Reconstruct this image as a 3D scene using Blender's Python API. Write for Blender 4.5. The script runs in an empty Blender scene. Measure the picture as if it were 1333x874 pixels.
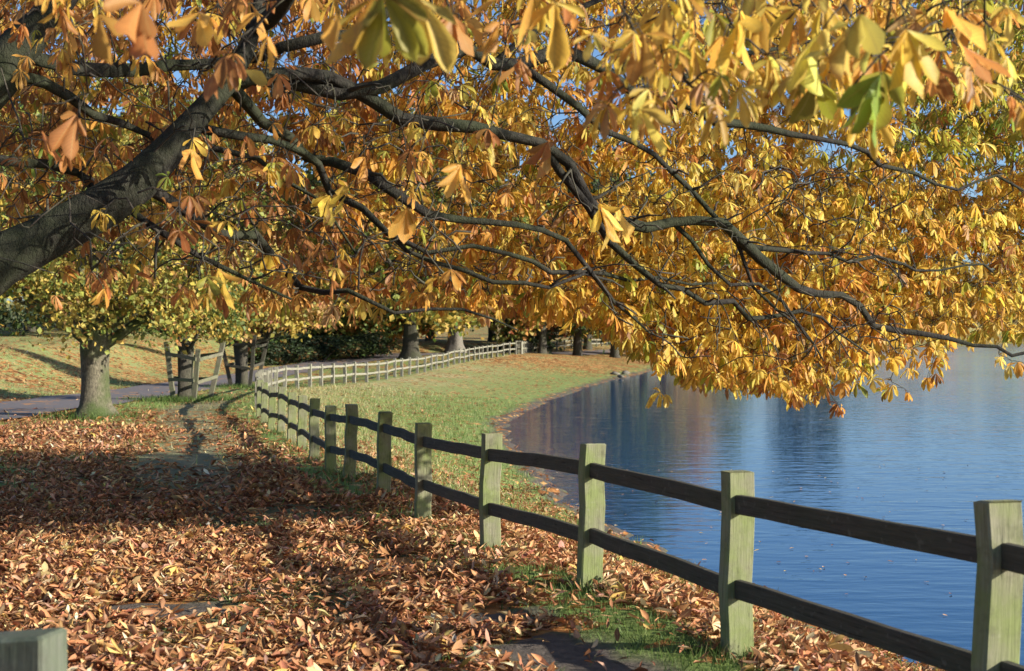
import bpy, math, random
import numpy as np

random.seed(7)
rng = np.random.default_rng(7)
R = math.radians
scene = bpy.context.scene
COL = scene.collection
EYE = 1.65            # camera height above the ground at the near fence
F, CX, CY, HOR = 1700.0, 666.5, 437.0, 425.0   # photo focal length / centre / horizon in photo pixels
PITCH = math.atan((CY - HOR) / F)

# ------------------------------------------------------------------ helpers
def P(px, py, d):
    """photo pixel + distance along Y -> world point"""
    return np.array([(px - CX) * d / F, d, EYE - (py - HOR) * d / F])

def tag(o, label=None, cat=None, group=None, kind=None):
    if label: o['label'] = label
    if cat: o['category'] = cat
    if group: o['group'] = group
    if kind: o['kind'] = kind
    return o

def empty(name, loc, label, cat, group=None, rz=0.0):
    o = bpy.data.objects.new(name, None)
    o.empty_display_size = 0.3
    COL.objects.link(o)
    o.location = loc
    o.rotation_euler = (0, 0, rz)
    return tag(o, label, cat, group)

def mesh_np(name, V, Q, mat=None, col=None, luv=None, smooth=True, tris=False):
    """mesh from arrays: V (n,3), Q (m,k)"""
    V = np.asarray(V, np.float32); Q = np.asarray(Q, np.int32)
    me = bpy.data.meshes.new(name)
    k = Q.shape[1]
    me.vertices.add(len(V)); me.vertices.foreach_set('co', V.ravel())
    me.loops.add(Q.size); me.loops.foreach_set('vertex_index', Q.ravel())
    me.polygons.add(len(Q))
    me.polygons.foreach_set('loop_start', np.arange(0, Q.size, k, dtype=np.int32))
    me.polygons.foreach_set('loop_total', np.full(len(Q), k, np.int32))
    me.polygons.foreach_set('use_smooth', np.full(len(Q), smooth, bool))
    me.update(calc_edges=True)
    if col is not None:
        a = me.attributes.new('Col', 'FLOAT_COLOR', 'POINT')
        c = np.ones((len(V), 4), np.float32); c[:, :col.shape[1]] = col
        a.data.foreach_set('color', c.ravel())
    if luv is not None:
        a = me.attributes.new('leafuv', 'FLOAT_VECTOR', 'POINT')
        c = np.zeros((len(V), 3), np.float32); c[:, :luv.shape[1]] = luv
        a.data.foreach_set('vector', c.ravel())
    if mat: me.materials.append(mat)
    return me

def link(name, me, parent=None, world=True):
    o = bpy.data.objects.new(name, me)
    COL.objects.link(o)
    if parent is not None: o.parent = parent
    return o

class Acc:
    """collects quads"""
    def __init__(s): s.V = []; s.Q = []; s.n = 0
    def add(s, V, Q):
        s.V.append(np.asarray(V, float)); s.Q.append(np.asarray(Q, int) + s.n); s.n += len(V)
    def arr(s): return np.concatenate(s.V), np.concatenate(s.Q)

def norm(a):
    return a / np.maximum(np.linalg.norm(a, axis=-1, keepdims=True), 1e-9)

def tube(acc, pts, rad, sides=8, wob=0.0, seed=0):
    pts = np.asarray(pts, float); rad = np.asarray(rad, float)
    n = len(pts)
    T = np.zeros_like(pts); T[1:-1] = pts[2:] - pts[:-2]; T[0] = pts[1] - pts[0]; T[-1] = pts[-1] - pts[-2]
    T = norm(T)
    a = np.array([0.31, 0.2, 0.93]) if abs(T[0][2]) < .9 else np.array([1.0, .1, 0])
    B = np.zeros_like(pts)
    u = norm(np.cross(T[0], a)); 
    for i in range(n):
        u = u - T[i] * np.dot(u, T[i]); u = u / max(np.linalg.norm(u), 1e-9); B[i] = u
    C = np.cross(T, B)
    ang = np.linspace(0, 2 * math.pi, sides, endpoint=False)
    rr = rad[:, None] * np.ones((1, sides))
    if wob:
        g = np.random.default_rng(seed)
        ph = g.uniform(0, 6.28, 3)
        s = np.linspace(0, 1, n)[:, None]
        rr = rr * (1 + wob * (np.sin(2 * ang[None] + ph[0] + 5 * s) * .5 + np.sin(3 * ang[None] + ph[1] - 3 * s) * .5 + np.sin(5 * ang[None] + ph[2] + 9 * s) * .35))
    V = pts[:, None] + rr[..., None] * (np.cos(ang)[None, :, None] * B[:, None] + np.sin(ang)[None, :, None] * C[:, None])
    V = V.reshape(-1, 3)
    Q = []
    for i in range(n - 1):
        for j in range(sides):
            k = (j + 1) % sides
            Q.append((i * sides + j, i * sides + k, (i + 1) * sides + k, (i + 1) * sides + j))
    # caps: centre fans as quads (degenerate-free)
    c0 = len(V); V = np.vstack([V, pts[0:1], pts[-1:]])
    for j in range(0, sides, 2):
        Q.append((c0, (j + 2) % sides, (j + 1) % sides, j))
        b = (n - 1) * sides
        Q.append((c0 + 1, b + j, b + (j + 1) % sides, b + (j + 2) % sides))
    acc.add(V, Q)

def catmull(pts, step=0.25):
    pts = np.asarray(pts, float)
    out = []
    n = len(pts)
    for i in range(n - 1):
        p0 = pts[max(i - 1, 0)]; p1 = pts[i]; p2 = pts[i + 1]; p3 = pts[min(i + 2, n - 1)]
        m = max(1, int(np.linalg.norm(p2[:3] - p1[:3]) / step))
        for t in np.arange(m) / m:
            out.append(.5 * (2 * p1 + (p2 - p0) * t + (2 * p0 - 5 * p1 + 4 * p2 - p3) * t * t + (3 * p1 - p0 - 3 * p2 + p3) * t ** 3))
    out.append(pts[-1])
    return np.array(out)

def vnoise(p, seed=0):
    """cheap smooth value noise, p (n,k<=3), ~[0,1]"""
    p = np.atleast_2d(p); g = np.random.default_rng(seed)
    s = np.zeros(len(p)); A = 0
    for o, (fr, am) in enumerate(((1, 1), (2.1, .55), (4.3, .3))):
        for _ in range(4):
            k = g.normal(size=p.shape[1]); k = k / np.linalg.norm(k) * fr * g.uniform(.7, 1.3)
            s += am * np.sin(p @ k * 2.2 + g.uniform(0, 6.28)); A += am * am * .5
    return np.clip(.5 + s / math.sqrt(A) * .25, 0, 1)

def sstep(a, b, x):
    t = np.clip((x - a) / (b - a), 0, 1); return t * t * (3 - 2 * t)

# ------------------------------------------------------------------ materials
def newmat(name):
    m = bpy.data.materials.new(name); m.use_nodes = True
    nt = m.node_tree; nt.nodes.clear()
    out = nt.nodes.new('ShaderNodeOutputMaterial')
    return m, nt, out

def N(nt, t, **kw):
    n = nt.nodes.new(t)
    for k, v in kw.items():
        if k in n.inputs: n.inputs[k].default_value = v
        else: setattr(n, k, v)
    return n

def mixc(nt, fac, a, b, blend='MIX'):
    n = nt.nodes.new('ShaderNodeMix'); n.data_type = 'RGBA'; n.blend_type = blend
    def setin(sock, v):
        if hasattr(v, 'is_linked') or hasattr(v, 'links'): nt.links.new(v, sock)
        elif isinstance(v, (int, float)): sock.default_value = v
        else: sock.default_value = (*v, 1) if len(v) == 3 else v
    setin(n.inputs[0], fac); setin(n.inputs[6], a); setin(n.inputs[7], b)
    return n.outputs[2]

def ramp(nt, fac, stops):
    n = nt.nodes.new('ShaderNodeValToRGB')
    el = n.color_ramp.elements
    while len(el) > 1: el.remove(el[-1])
    for i, (p, c) in enumerate(stops):
        e = el[0] if i == 0 else el.new(p)
        e.position = p; e.color = (*c, 1) if len(c) == 3 else c
    nt.links.new(fac, n.inputs[0])
    return n.outputs[0]

def math_(nt, op, a, b=None, clamp=False):
    n = nt.nodes.new('ShaderNodeMath'); n.operation = op; n.use_clamp = clamp
    for i, v in enumerate((a, b)):
        if v is None: continue
        if isinstance(v, (int, float)): n.inputs[i].default_value = v
        else: nt.links.new(v, n.inputs[i])
    return n.outputs[0]

def noise(nt, scale, detail=4, rough=.55, vec=None, dim='3D'):
    n = N(nt, 'ShaderNodeTexNoise'); n.inputs['Scale'].default_value = scale
    n.inputs['Detail'].default_value = detail; n.inputs['Roughness'].default_value = rough
    if vec is not None: nt.links.new(vec, n.inputs['Vector'])
    return n.outputs['Fac']

def leaf_material(name, trans=.4, veins=True, rough=.5, spec=.35):
    m, nt, out = newmat(name)
    at = N(nt, 'ShaderNodeAttribute', attribute_name='Col')
    c = at.outputs['Color']
    geo = N(nt, 'ShaderNodeNewGeometry')
    nz = noise(nt, 30, 4, .65, geo.outputs['Position'])
    c = mixc(nt, math_(nt, 'MULTIPLY', ramp(nt, nz, [(.56, (0, 0, 0)), (.7, (1, 1, 1))]), .5), c, mixc(nt, .65, c, (.20, .085, .025)))
    if veins:
        uv = N(nt, 'ShaderNodeAttribute', attribute_name='leafuv')
        sp = N(nt, 'ShaderNodeSeparateXYZ'); nt.links.new(uv.outputs['Vector'], sp.inputs[0])
        au = math_(nt, 'ABSOLUTE', sp.outputs[0])
        ph = math_(nt, 'SUBTRACT', math_(nt, 'MULTIPLY', sp.outputs[1], 75.0), math_(nt, 'MULTIPLY', au, 15.0))
        ve = math_(nt, 'SINE', ph)
        c = mixc(nt, math_(nt, 'MULTIPLY', math_(nt, 'GREATER_THAN', ve, .55), .28), c, mixc(nt, .5, c, (.10, .05, .015)))
        mid = math_(nt, 'LESS_THAN', au, .07)
        c = mixc(nt, math_(nt, 'MULTIPLY', mid, .35), c, (.5, .38, .14))
    p = N(nt, 'ShaderNodeBsdfPrincipled'); p.inputs['Roughness'].default_value = rough
    p.inputs['Specular IOR Level'].default_value = spec
    nt.links.new(c, p.inputs['Base Color'])
    if trans:
        t = N(nt, 'ShaderNodeBsdfTranslucent'); nt.links.new(c, t.inputs[0])
        mx = N(nt, 'ShaderNodeMixShader'); mx.inputs[0].default_value = trans
        nt.links.new(p.outputs[0], mx.inputs[1]); nt.links.new(t.outputs[0], mx.inputs[2])
        nt.links.new(mx.outputs[0], out.inputs[0])
    else:
        nt.links.new(p.outputs[0], out.inputs[0])
    return m

M = {}
M['leaf'] = leaf_material('chestnut_leaf', .55)
M['litter'] = leaf_material('fallen_leaf', .12, True, .75, .12)
M['foliage'] = leaf_material('far_foliage', .32, False, .6)

def bark_material(name, c1, c2, moss, mossamt, scale=1.0):
    m, nt, out = newmat(name)
    tc = N(nt, 'ShaderNodeTexCoord')
    mp = N(nt, 'ShaderNodeMapping'); mp.inputs['Scale'].default_value = (11 * scale, 11 * scale, 6 * scale)
    nt.links.new(tc.outputs['Object'], mp.inputs[0])
    n1 = noise(nt, 2.0, 8, .65, mp.outputs[0])
    n2 = noise(nt, 1.1 * scale, 5, .6, tc.outputs['Object'])
    vo = N(nt, 'ShaderNodeTexVoronoi'); vo.feature = 'DISTANCE_TO_EDGE'; vo.inputs['Scale'].default_value = 3.2
    nt.links.new(mp.outputs[0], vo.inputs['Vector'])
    crack = ramp(nt, vo.outputs['Distance'], [(0, (0, 0, 0)), (.14, (1, 1, 1))])
    c = mixc(nt, ramp(nt, n1, [(.3, (0, 0, 0)), (.7, (1, 1, 1))]), c1, c2)
    c = mixc(nt, math_(nt, 'MULTIPLY', ramp(nt, n2, [(.42, (0, 0, 0)), (.62, (1, 1, 1))]), mossamt), c, moss)
    c = mixc(nt, .3, c, mixc(nt, ramp(nt, n1, [(.35, (0, 0, 0)), (.6, (1, 1, 1))]), crack, (1, 1, 1)), 'MULTIPLY')
    p = N(nt, 'ShaderNodeBsdfPrincipled'); p.inputs['Roughness'].default_value = .9
    p.inputs['Specular IOR Level'].default_value = .2
    nt.links.new(c, p.inputs['Base Color'])
    b = N(nt, 'ShaderNodeBump'); b.inputs['Strength'].default_value = .7; b.inputs['Distance'].default_value = .03 / scale
    hh = math_(nt, 'ADD', n1, math_(nt, 'MULTIPLY', crack, .18))
    nt.links.new(hh, b.inputs['Height']); nt.links.new(b.outputs[0], p.inputs['Normal'])
    nt.links.new(p.outputs[0], out.inputs[0])
    return m

M['bark'] = bark_material('chestnut_bark', (.012, .011, .010), (.042, .038, .032), (.034, .044, .018), .6, 1.3)
M['twig'] = bark_material('twig_bark', (.03, .026, .022), (.085, .072, .06), (.12, .13, .08), .35, 4)
M['bark_pale'] = bark_material('pale_trunk_bark', (.06, .055, .04), (.19, .17, .12), (.06, .085, .028), 1.0)
M['bark_dark'] = bark_material('dark_trunk_bark', (.035, .032, .027), (.10, .09, .07), (.06, .075, .03), .4)
M['bark_grey'] = bark_material('grey_trunk_bark', (.10, .09, .075), (.24, .215, .185), (.10, .12, .05), .2)

def wood_material(name, c1, c2, algae, amt, top=None):
    m, nt, out = newmat(name)
    tc = N(nt, 'ShaderNodeTexCoord')
    oi = N(nt, 'ShaderNodeObjectInfo')
    add = N(nt, 'ShaderNodeVectorMath', operation='ADD')
    mulr = N(nt, 'ShaderNodeVectorMath', operation='SCALE'); mulr.inputs['Scale'].default_value = 37.0
    cmb = N(nt, 'ShaderNodeCombineXYZ')
    for i in range(3): nt.links.new(oi.outputs['Random'], cmb.inputs[i])
    nt.links.new(cmb.outputs[0], mulr.inputs[0])
    nt.links.new(tc.outputs['Object'], add.inputs[0]); nt.links.new(mulr.outputs[0], add.inputs[1])
    mp = N(nt, 'ShaderNodeMapping'); mp.inputs['Scale'].default_value = (45, 45, 2.5)
    nt.links.new(add.outputs[0], mp.inputs[0])
    g = noise(nt, 1.6, 7, .62, mp.outputs[0])
    b1 = noise(nt, 3.5, 5, .6, add.outputs[0]); b2 = noise(nt, 22, 4, .6, add.outputs[0])
    c = mixc(nt, ramp(nt, g, [(.3, (0, 0, 0)), (.7, (1, 1, 1))]), c1, c2)
    c = mixc(nt, math_(nt, 'MULTIPLY', ramp(nt, b1, [(.36, (.1,) * 3), (.6, (1, 1, 1))]), amt), c, algae)
    c = mixc(nt, math_(nt, 'MULTIPLY', ramp(nt, b2, [(.6, (0, 0, 0)), (.7, (1, 1, 1))]), .35), c, mixc(nt, .5, c, (.30, .30, .24)))
    cr = ramp(nt, g, [(.30, (.2,) * 3), (.38, (1, 1, 1))])
    dirt = noise(nt, 9, 5, .7, add.outputs[0])
    c = mixc(nt, math_(nt, 'MULTIPLY', ramp(nt, dirt, [(.5, (0, 0, 0)), (.72, (1, 1, 1))]), .55), c, (.05, .045, .03))
    c = mixc(nt, .8, c, cr, 'MULTIPLY')
    p = N(nt, 'ShaderNodeBsdfPrincipled'); p.inputs['Roughness'].default_value = .85
    p.inputs['Specular IOR Level'].default_value = .25
    nt.links.new(c, p.inputs['Base Color'])
    b = N(nt, 'ShaderNodeBump'); b.inputs['Strength'].default_value = .5; b.inputs['Distance'].default_value = .008
    nt.links.new(math_(nt, 'ADD', g, math_(nt, 'MULTIPLY', b2, .3)), b.inputs['Height']); nt.links.new(b.outputs[0], p.inputs['Normal'])
    nt.links.new(p.outputs[0], out.inputs[0])
    return m

M['post'] = wood_material('algae_post_wood', (.13, .125, .085), (.27, .255, .18), (.165, .205, .065), .85)
M['rail'] = wood_material('weathered_rail_wood', (.035, .03, .025), (.085, .075, .06), (.05, .06, .03), .35)
M['pale_wood'] = wood_material('pale_fence_wood', (.16, .145, .115), (.32, .30, .25), (.20, .23, .12), .3)
M['guard_wood'] = wood_material('guard_wood', (.10, .092, .07), (.21, .19, .145), (.11, .14, .055), .5)
M['dark_post'] = wood_material('grey_post_wood', (.07, .075, .062), (.14, .145, .12), (.08, .115, .06), .7)

# ground: grass / leaf litter / worn path, masks carried by the vertices (R leaf, G bare path, B dry grass)
def ground_material():
    m, nt, out = newmat('park_ground')
    at = N(nt, 'ShaderNodeAttribute', attribute_name='Col')
    sp = N(nt, 'ShaderNodeSeparateColor'); nt.links.new(at.outputs['Color'], sp.inputs[0])
    geo = N(nt, 'ShaderNodeNewGeometry'); pos = geo.outputs['Position']
    nf = noise(nt, 14, 6, .7, pos); nm = noise(nt, 1.3, 5, .6, pos); nl = noise(nt, .25, 4, .55, pos)
    grass = ramp(nt, nf, [(.25, (.09, .14, .04)), (.5, (.19, .26, .08)), (.78, (.30, .34, .13))])
    grass = mixc(nt, ramp(nt, nm, [(.35, (0, 0, 0)), (.65, (.6, .6, .6))]), grass, (.12, .17, .04))
    dry = ramp(nt, nf, [(.2, (.24, .19, .09)), (.5, (.40, .34, .17)), (.8, (.52, .46, .26))])
    dm = math_(nt, 'MULTIPLY', sp.outputs[2], ramp(nt, nm, [(.25, (.3,) * 3), (.6, (1, 1, 1))]), True)
    c = mixc(nt, dm, grass, dry)
    # bare path
    pathc = ramp(nt, nf, [(.25, (.06, .054, .05)), (.6, (.125, .105, .09)), (.8, (.21, .17, .14))])
    c = mixc(nt, sp.outputs[1], c, pathc)
    # leaf litter speckle (two scales of cells)
    wn = noise(nt, 7, 2, .5, pos)
    def cells(scale, lo):
        wv = N(nt, 'ShaderNodeVectorMath', operation='MULTIPLY'); wv.inputs[1].default_value = (1, .8, 1.5)
        nt.links.new(pos, wv.inputs[0])
        v = N(nt, 'ShaderNodeTexVoronoi'); v.inputs['Scale'].default_value = scale
        nt.links.new(wv.outputs[0], v.inputs['Vector'])
        s2 = N(nt, 'ShaderNodeSeparateColor'); nt.links.new(v.outputs['Color'], s2.inputs[0])
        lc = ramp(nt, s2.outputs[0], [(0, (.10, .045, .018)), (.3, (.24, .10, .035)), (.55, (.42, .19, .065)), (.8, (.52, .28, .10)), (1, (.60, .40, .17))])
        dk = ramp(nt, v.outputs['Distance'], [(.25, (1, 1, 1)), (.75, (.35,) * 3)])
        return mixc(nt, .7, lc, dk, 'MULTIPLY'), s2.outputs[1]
    l1, r1 = cells(8.5, 0)
    l2, r2 = cells(5.0, 0)
    dens = math_(nt, 'MULTIPLY', sp.outputs[0], ramp(nt, nm, [(.22, (.55,) * 3), (.6, (1.0,) * 3)]))
    dens = math_(nt, 'ADD', math_(nt, 'MULTIPLY', dens, 1.08), 0.0)
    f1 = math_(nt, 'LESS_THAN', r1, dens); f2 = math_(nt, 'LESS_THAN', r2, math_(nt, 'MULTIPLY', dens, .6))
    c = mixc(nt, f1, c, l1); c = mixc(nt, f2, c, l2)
    p = N(nt, 'ShaderNodeBsdfPrincipled'); p.inputs['Roughness'].default_value = .95
    p.inputs['Specular IOR Level'].default_value = .1
    nt.links.new(c, p.inputs['Base Color'])
    b = N(nt, 'ShaderNodeBump'); b.inputs['Strength'].default_value = .8; b.inputs['Distance'].default_value = .05
    nt.links.new(math_(nt, 'ADD', nf, math_(nt, 'MULTIPLY', r1, .5)), b.inputs['Height']); nt.links.new(b.outputs[0], p.inputs['Normal'])
    nt.links.new(p.outputs[0], out.inputs[0])
    return m
M['ground'] = ground_material()

def road_material():
    m, nt, out = newmat('road_tarmac')
    geo = N(nt, 'ShaderNodeNewGeometry'); pos = geo.outputs['Position']
    n1 = noise(nt, 30, 6, .7, pos); n2 = noise(nt, .6, 4, .6, pos)
    c = ramp(nt, n1, [(.3, (.085, .075, .078)), (.7, (.17, .15, .155))])
    c = mixc(nt, ramp(nt, n2, [(.4, (0, 0, 0)), (.7, (.5,) * 3)]), c, (.15, .125, .11))
    v = N(nt, 'ShaderNodeTexVoronoi'); v.inputs['Scale'].default_value = 4.0; nt.links.new(pos, v.inputs['Vector'])
    s2 = N(nt, 'ShaderNodeSeparateColor'); nt.links.new(v.outputs['Color'], s2.inputs[0])
    c = mixc(nt, math_(nt, 'LESS_THAN', s2.outputs[0], .07), c, (.34, .17, .07))
    p = N(nt, 'ShaderNodeBsdfPrincipled'); p.inputs['Roughness'].default_value = .8
    nt.links.new(c, p.inputs['Base Color']); nt.links.new(p.outputs[0], out.inputs[0])
    return m
M['road'] = road_material()

def water_material():
    m, nt, out = newmat('lake_water')
    geo = N(nt, 'ShaderNodeNewGeometry'); pos = geo.outputs['Position']
    mp = N(nt, 'ShaderNodeMapping'); mp.inputs['Scale'].default_value = (.6, 1.9, 1); mp.inputs['Rotation'].default_value = (0, 0, R(-8))
    nt.links.new(pos, mp.inputs[0])
    n1 = noise(nt, 2.6, 3, .5, mp.outputs[0]); n2 = noise(nt, .9, 2, .5, mp.outputs[0]); n3 = noise(nt, 7.0, 2, .5, mp.outputs[0])
    big = noise(nt, .05, 2, .5, pos)
    mp2 = N(nt, 'ShaderNodeMapping'); mp2.inputs['Scale'].default_value = (.9, 2.2, 1); mp2.inputs['Rotation'].default_value = (0, 0, R(6))
    nt.links.new(pos, mp2.inputs[0]); n4 = noise(nt, .55, 2, .5, mp2.outputs[0]); n5 = noise(nt, 1.5, 2, .5, mp2.outputs[0])
    h = math_(nt, 'ADD', math_(nt, 'ADD', math_(nt, 'MULTIPLY', n1, .5), math_(nt, 'MULTIPLY', n2, .4)), math_(nt, 'MULTIPLY', n3, .12))
    h = math_(nt, 'ADD', h, math_(nt, 'ADD', math_(nt, 'MULTIPLY', n4, 1.5), math_(nt, 'MULTIPLY', n5, 1.0)))
    h = math_(nt, 'MULTIPLY', h, ramp(nt, big, [(.35, (.55,) * 3), (.65, (1, 1, 1))]))
    sx = N(nt, 'ShaderNodeSeparateXYZ'); nt.links.new(pos, sx.inputs[0])
    mr = N(nt, 'ShaderNodeMapRange'); mr.inputs[1].default_value = 4; mr.inputs[2].default_value = 45; mr.inputs[3].default_value = .75; mr.inputs[4].default_value = 2.4
    nt.links.new(math_(nt, 'SUBTRACT', sx.outputs[0], math_(nt, 'MULTIPLY', sx.outputs[1], .08)), mr.inputs[0])
    h = math_(nt, 'MULTIPLY', h, mr.outputs[0])
    b = N(nt, 'ShaderNodeBump'); b.inputs['Strength'].default_value = 1.0; b.inputs['Distance'].default_value = .016
    nt.links.new(h, b.inputs['Height'])
    p = N(nt, 'ShaderNodeBsdfPrincipled'); p.inputs['Roughness'].default_value = .04
    p.inputs['IOR'].default_value = 1.38
    p.inputs['Base Color'].default_value = (.011, .058, .15, 1)
    nt.links.new(b.outputs[0], p.inputs['Normal'])
    nt.links.new(p.outputs[0], out.inputs[0])
    return m
M['water'] = water_material()

def grass_material():
    m, nt, out = newmat('grass_blades')
    at = N(nt, 'ShaderNodeAttribute', attribute_name='Col')
    p = N(nt, 'ShaderNodeBsdfPrincipled'); p.inputs['Roughness'].default_value = .6; p.inputs['Specular IOR Level'].default_value = .25
    t = N(nt, 'ShaderNodeBsdfTranslucent'); mx = N(nt, 'ShaderNodeMixShader'); mx.inputs[0].default_value = .3
    nt.links.new(at.outputs[0], p.inputs['Base Color']); nt.links.new(at.outputs[0], t.inputs[0])
    nt.links.new(p.outputs[0], mx.inputs[1]); nt.links.new(t.outputs[0], mx.inputs[2]); nt.links.new(mx.outputs[0], out.inputs[0])
    return m
M['grass'] = grass_material()

# ------------------------------------------------------------------ terrain
FENCE = np.array([(8.0, -14), (3.0, 1.2), (1.77, 4.75), (1.13, 6.6), (.50, 8.4), (-.18, 10.3), (-.85, 12.45), (-1.43, 14.5), (-2.06, 16.6), (-2.53, 18.2),
    (-3.06, 20.1), (-3.55, 22), (-4.06, 24), (-4.6, 26), (-5.16, 28), (-5.7, 30), (-6.2, 32), (-7.4, 38), (-8.5, 45), (-9.1, 51), (-8.75, 56), (-7.97, 59), (-6.95, 63),
    (-6.07, 72), (-5.09, 82), (-3.4, 92), (.2, 104), (2.3, 128), (12.7, 175), (30, 210), (70, 262), (140, 335), (260, 392), (430, 410)], float)
SHORE = np.array([(24, -40), (11, -4), (7.0, 5), (5.4, 10), (4.31, 14), (2.48, 19.7), (1.18, 25.5), (.6, 32.2), (-.2, 40.8), (-.4, 49), (1.19, 60), (4.2, 76.5), (7.5, 91), (9.2, 97), (12.5, 112),
    (20.5, 136), (32, 165), (56, 205), (97, 257), (155, 318), (265, 372), (440, 392)], float)
WZ = EYE - 3.6
LAKE = np.vstack([SHORE, [(700, 392), (700, -40)]])

def polydist(P2, poly):
    """distance to polyline and side sign (+ on the right of its direction)"""
    best = np.full(len(P2), 1e9); sg = np.zeros(len(P2))
    for a, b in zip(poly[:-1], poly[1:]):
        ab = b - a; t = np.clip(((P2 - a) @ ab) / (ab @ ab), 0, 1)
        q = a + t[:, None] * ab; dv = P2 - q; dd = np.hypot(dv[:, 0], dv[:, 1])
        cr = ab[0] * (P2[:, 1] - a[1]) - ab[1] * (P2[:, 0] - a[0])
        u = dd < best - 1e-9
        best[u] = dd[u]; sg[u] = np.where(cr[u] < 0, 1, -1)
    return best, sg

def inpoly(P2, poly):
    r = np.zeros(len(P2), bool); x, y = P2[:, 0], P2[:, 1]
    for (x1, y1), (x2, y2) in zip(poly, np.roll(poly, -1, 0)):
        c = (y1 > y) != (y2 > y)
        with np.errstate(divide='ignore', invalid='ignore'):
            xi = (x2 - x1) * (y - y1) / (y2 - y1) + x1
        r ^= c & (x < xi)
    return r

ZFY = [-14, 4.75, 6.6, 8.4, 10.3, 12.5, 14.5, 16.6, 18.2, 20, 32, 45, 56, 72, 82, 92, 104, 128, 175, 400, 900]
ZFZ = [-1.55, -1.60, -1.65, -1.71, -1.775, -1.86, -1.92, -1.98, -2.02, -2.08, -2.28, -2.48, -2.63, -2.8, -2.78, -2.54, -2.2, -2.55, -2.85, -1.7, 4]
ROAD = np.array([(-13.6, -40), (-14, 20), (-14.1, 45), (-14.3, 60), (-14.4, 72), (-14.0, 82), (-12.2, 92), (-8.5, 102), (-3.0, 112), (4, 124), (12, 150), (24, 190), (60, 240)], float)
ROADS = catmull(ROAD, 1.5)

def terrain(P2):
    P2 = np.asarray(P2, float)
    X, Y = P2[:, 0], P2[:, 1]
    zf = np.interp(Y, ZFY, ZFZ) + EYE
    df, sf = polydist(P2, FENCE); dr, sr = polydist(P2, ROADS); ds, _ = polydist(P2, SHORE)
    lake = inpoly(P2, LAKE)
    s = df * sf
    n = vnoise(P2 * .55, 3) - .5; n2 = vnoise(P2 * .13, 5) - .5; n0 = vnoise(P2 * 2.4, 9) - .5
    z = zf + .09 * n + .03 * n0
    # bank beyond the road
    e = np.where(sr < 0, np.maximum(dr - 2.0, 0), 0)
    fade = sstep(140, 95, Y)
    z = z + (1.75 * sstep(0, 9, e) + .035 * np.maximum(e - 6, 0) + .5 * n2 * sstep(0, 6, e)) * (0.45 + .55 * fade)
    z = z + np.where((sf < 0) & (sr > 0), .22 * n2 * sstep(1, 4, df) * sstep(1.9, 4, dr), 0)
    # bank down to the water
    t = np.where(sf > 0, df / np.maximum(df + ds, 1e-6), 0)
    prof = sstep(0.02, 1.05, t) * .55 + .45 * t
    z = np.where(sf > 0, z + (WZ + .04 - z) * prof, z)
    z = np.where(sf > 0, z + .16 * (n0 + .6 * n) * sstep(2.5, .3, ds), z)
    z = np.where(lake, WZ + .04 + .16 * (n0 + .6 * n) * sstep(.6, 0, ds) - .28 * np.minimum(ds, 8), z)
    # the road bed is cut level
    return z, dict(s=s, dr=dr, sr=sr, ds=ds, lake=lake, n=n, n2=n2, n0=n0)

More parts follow.
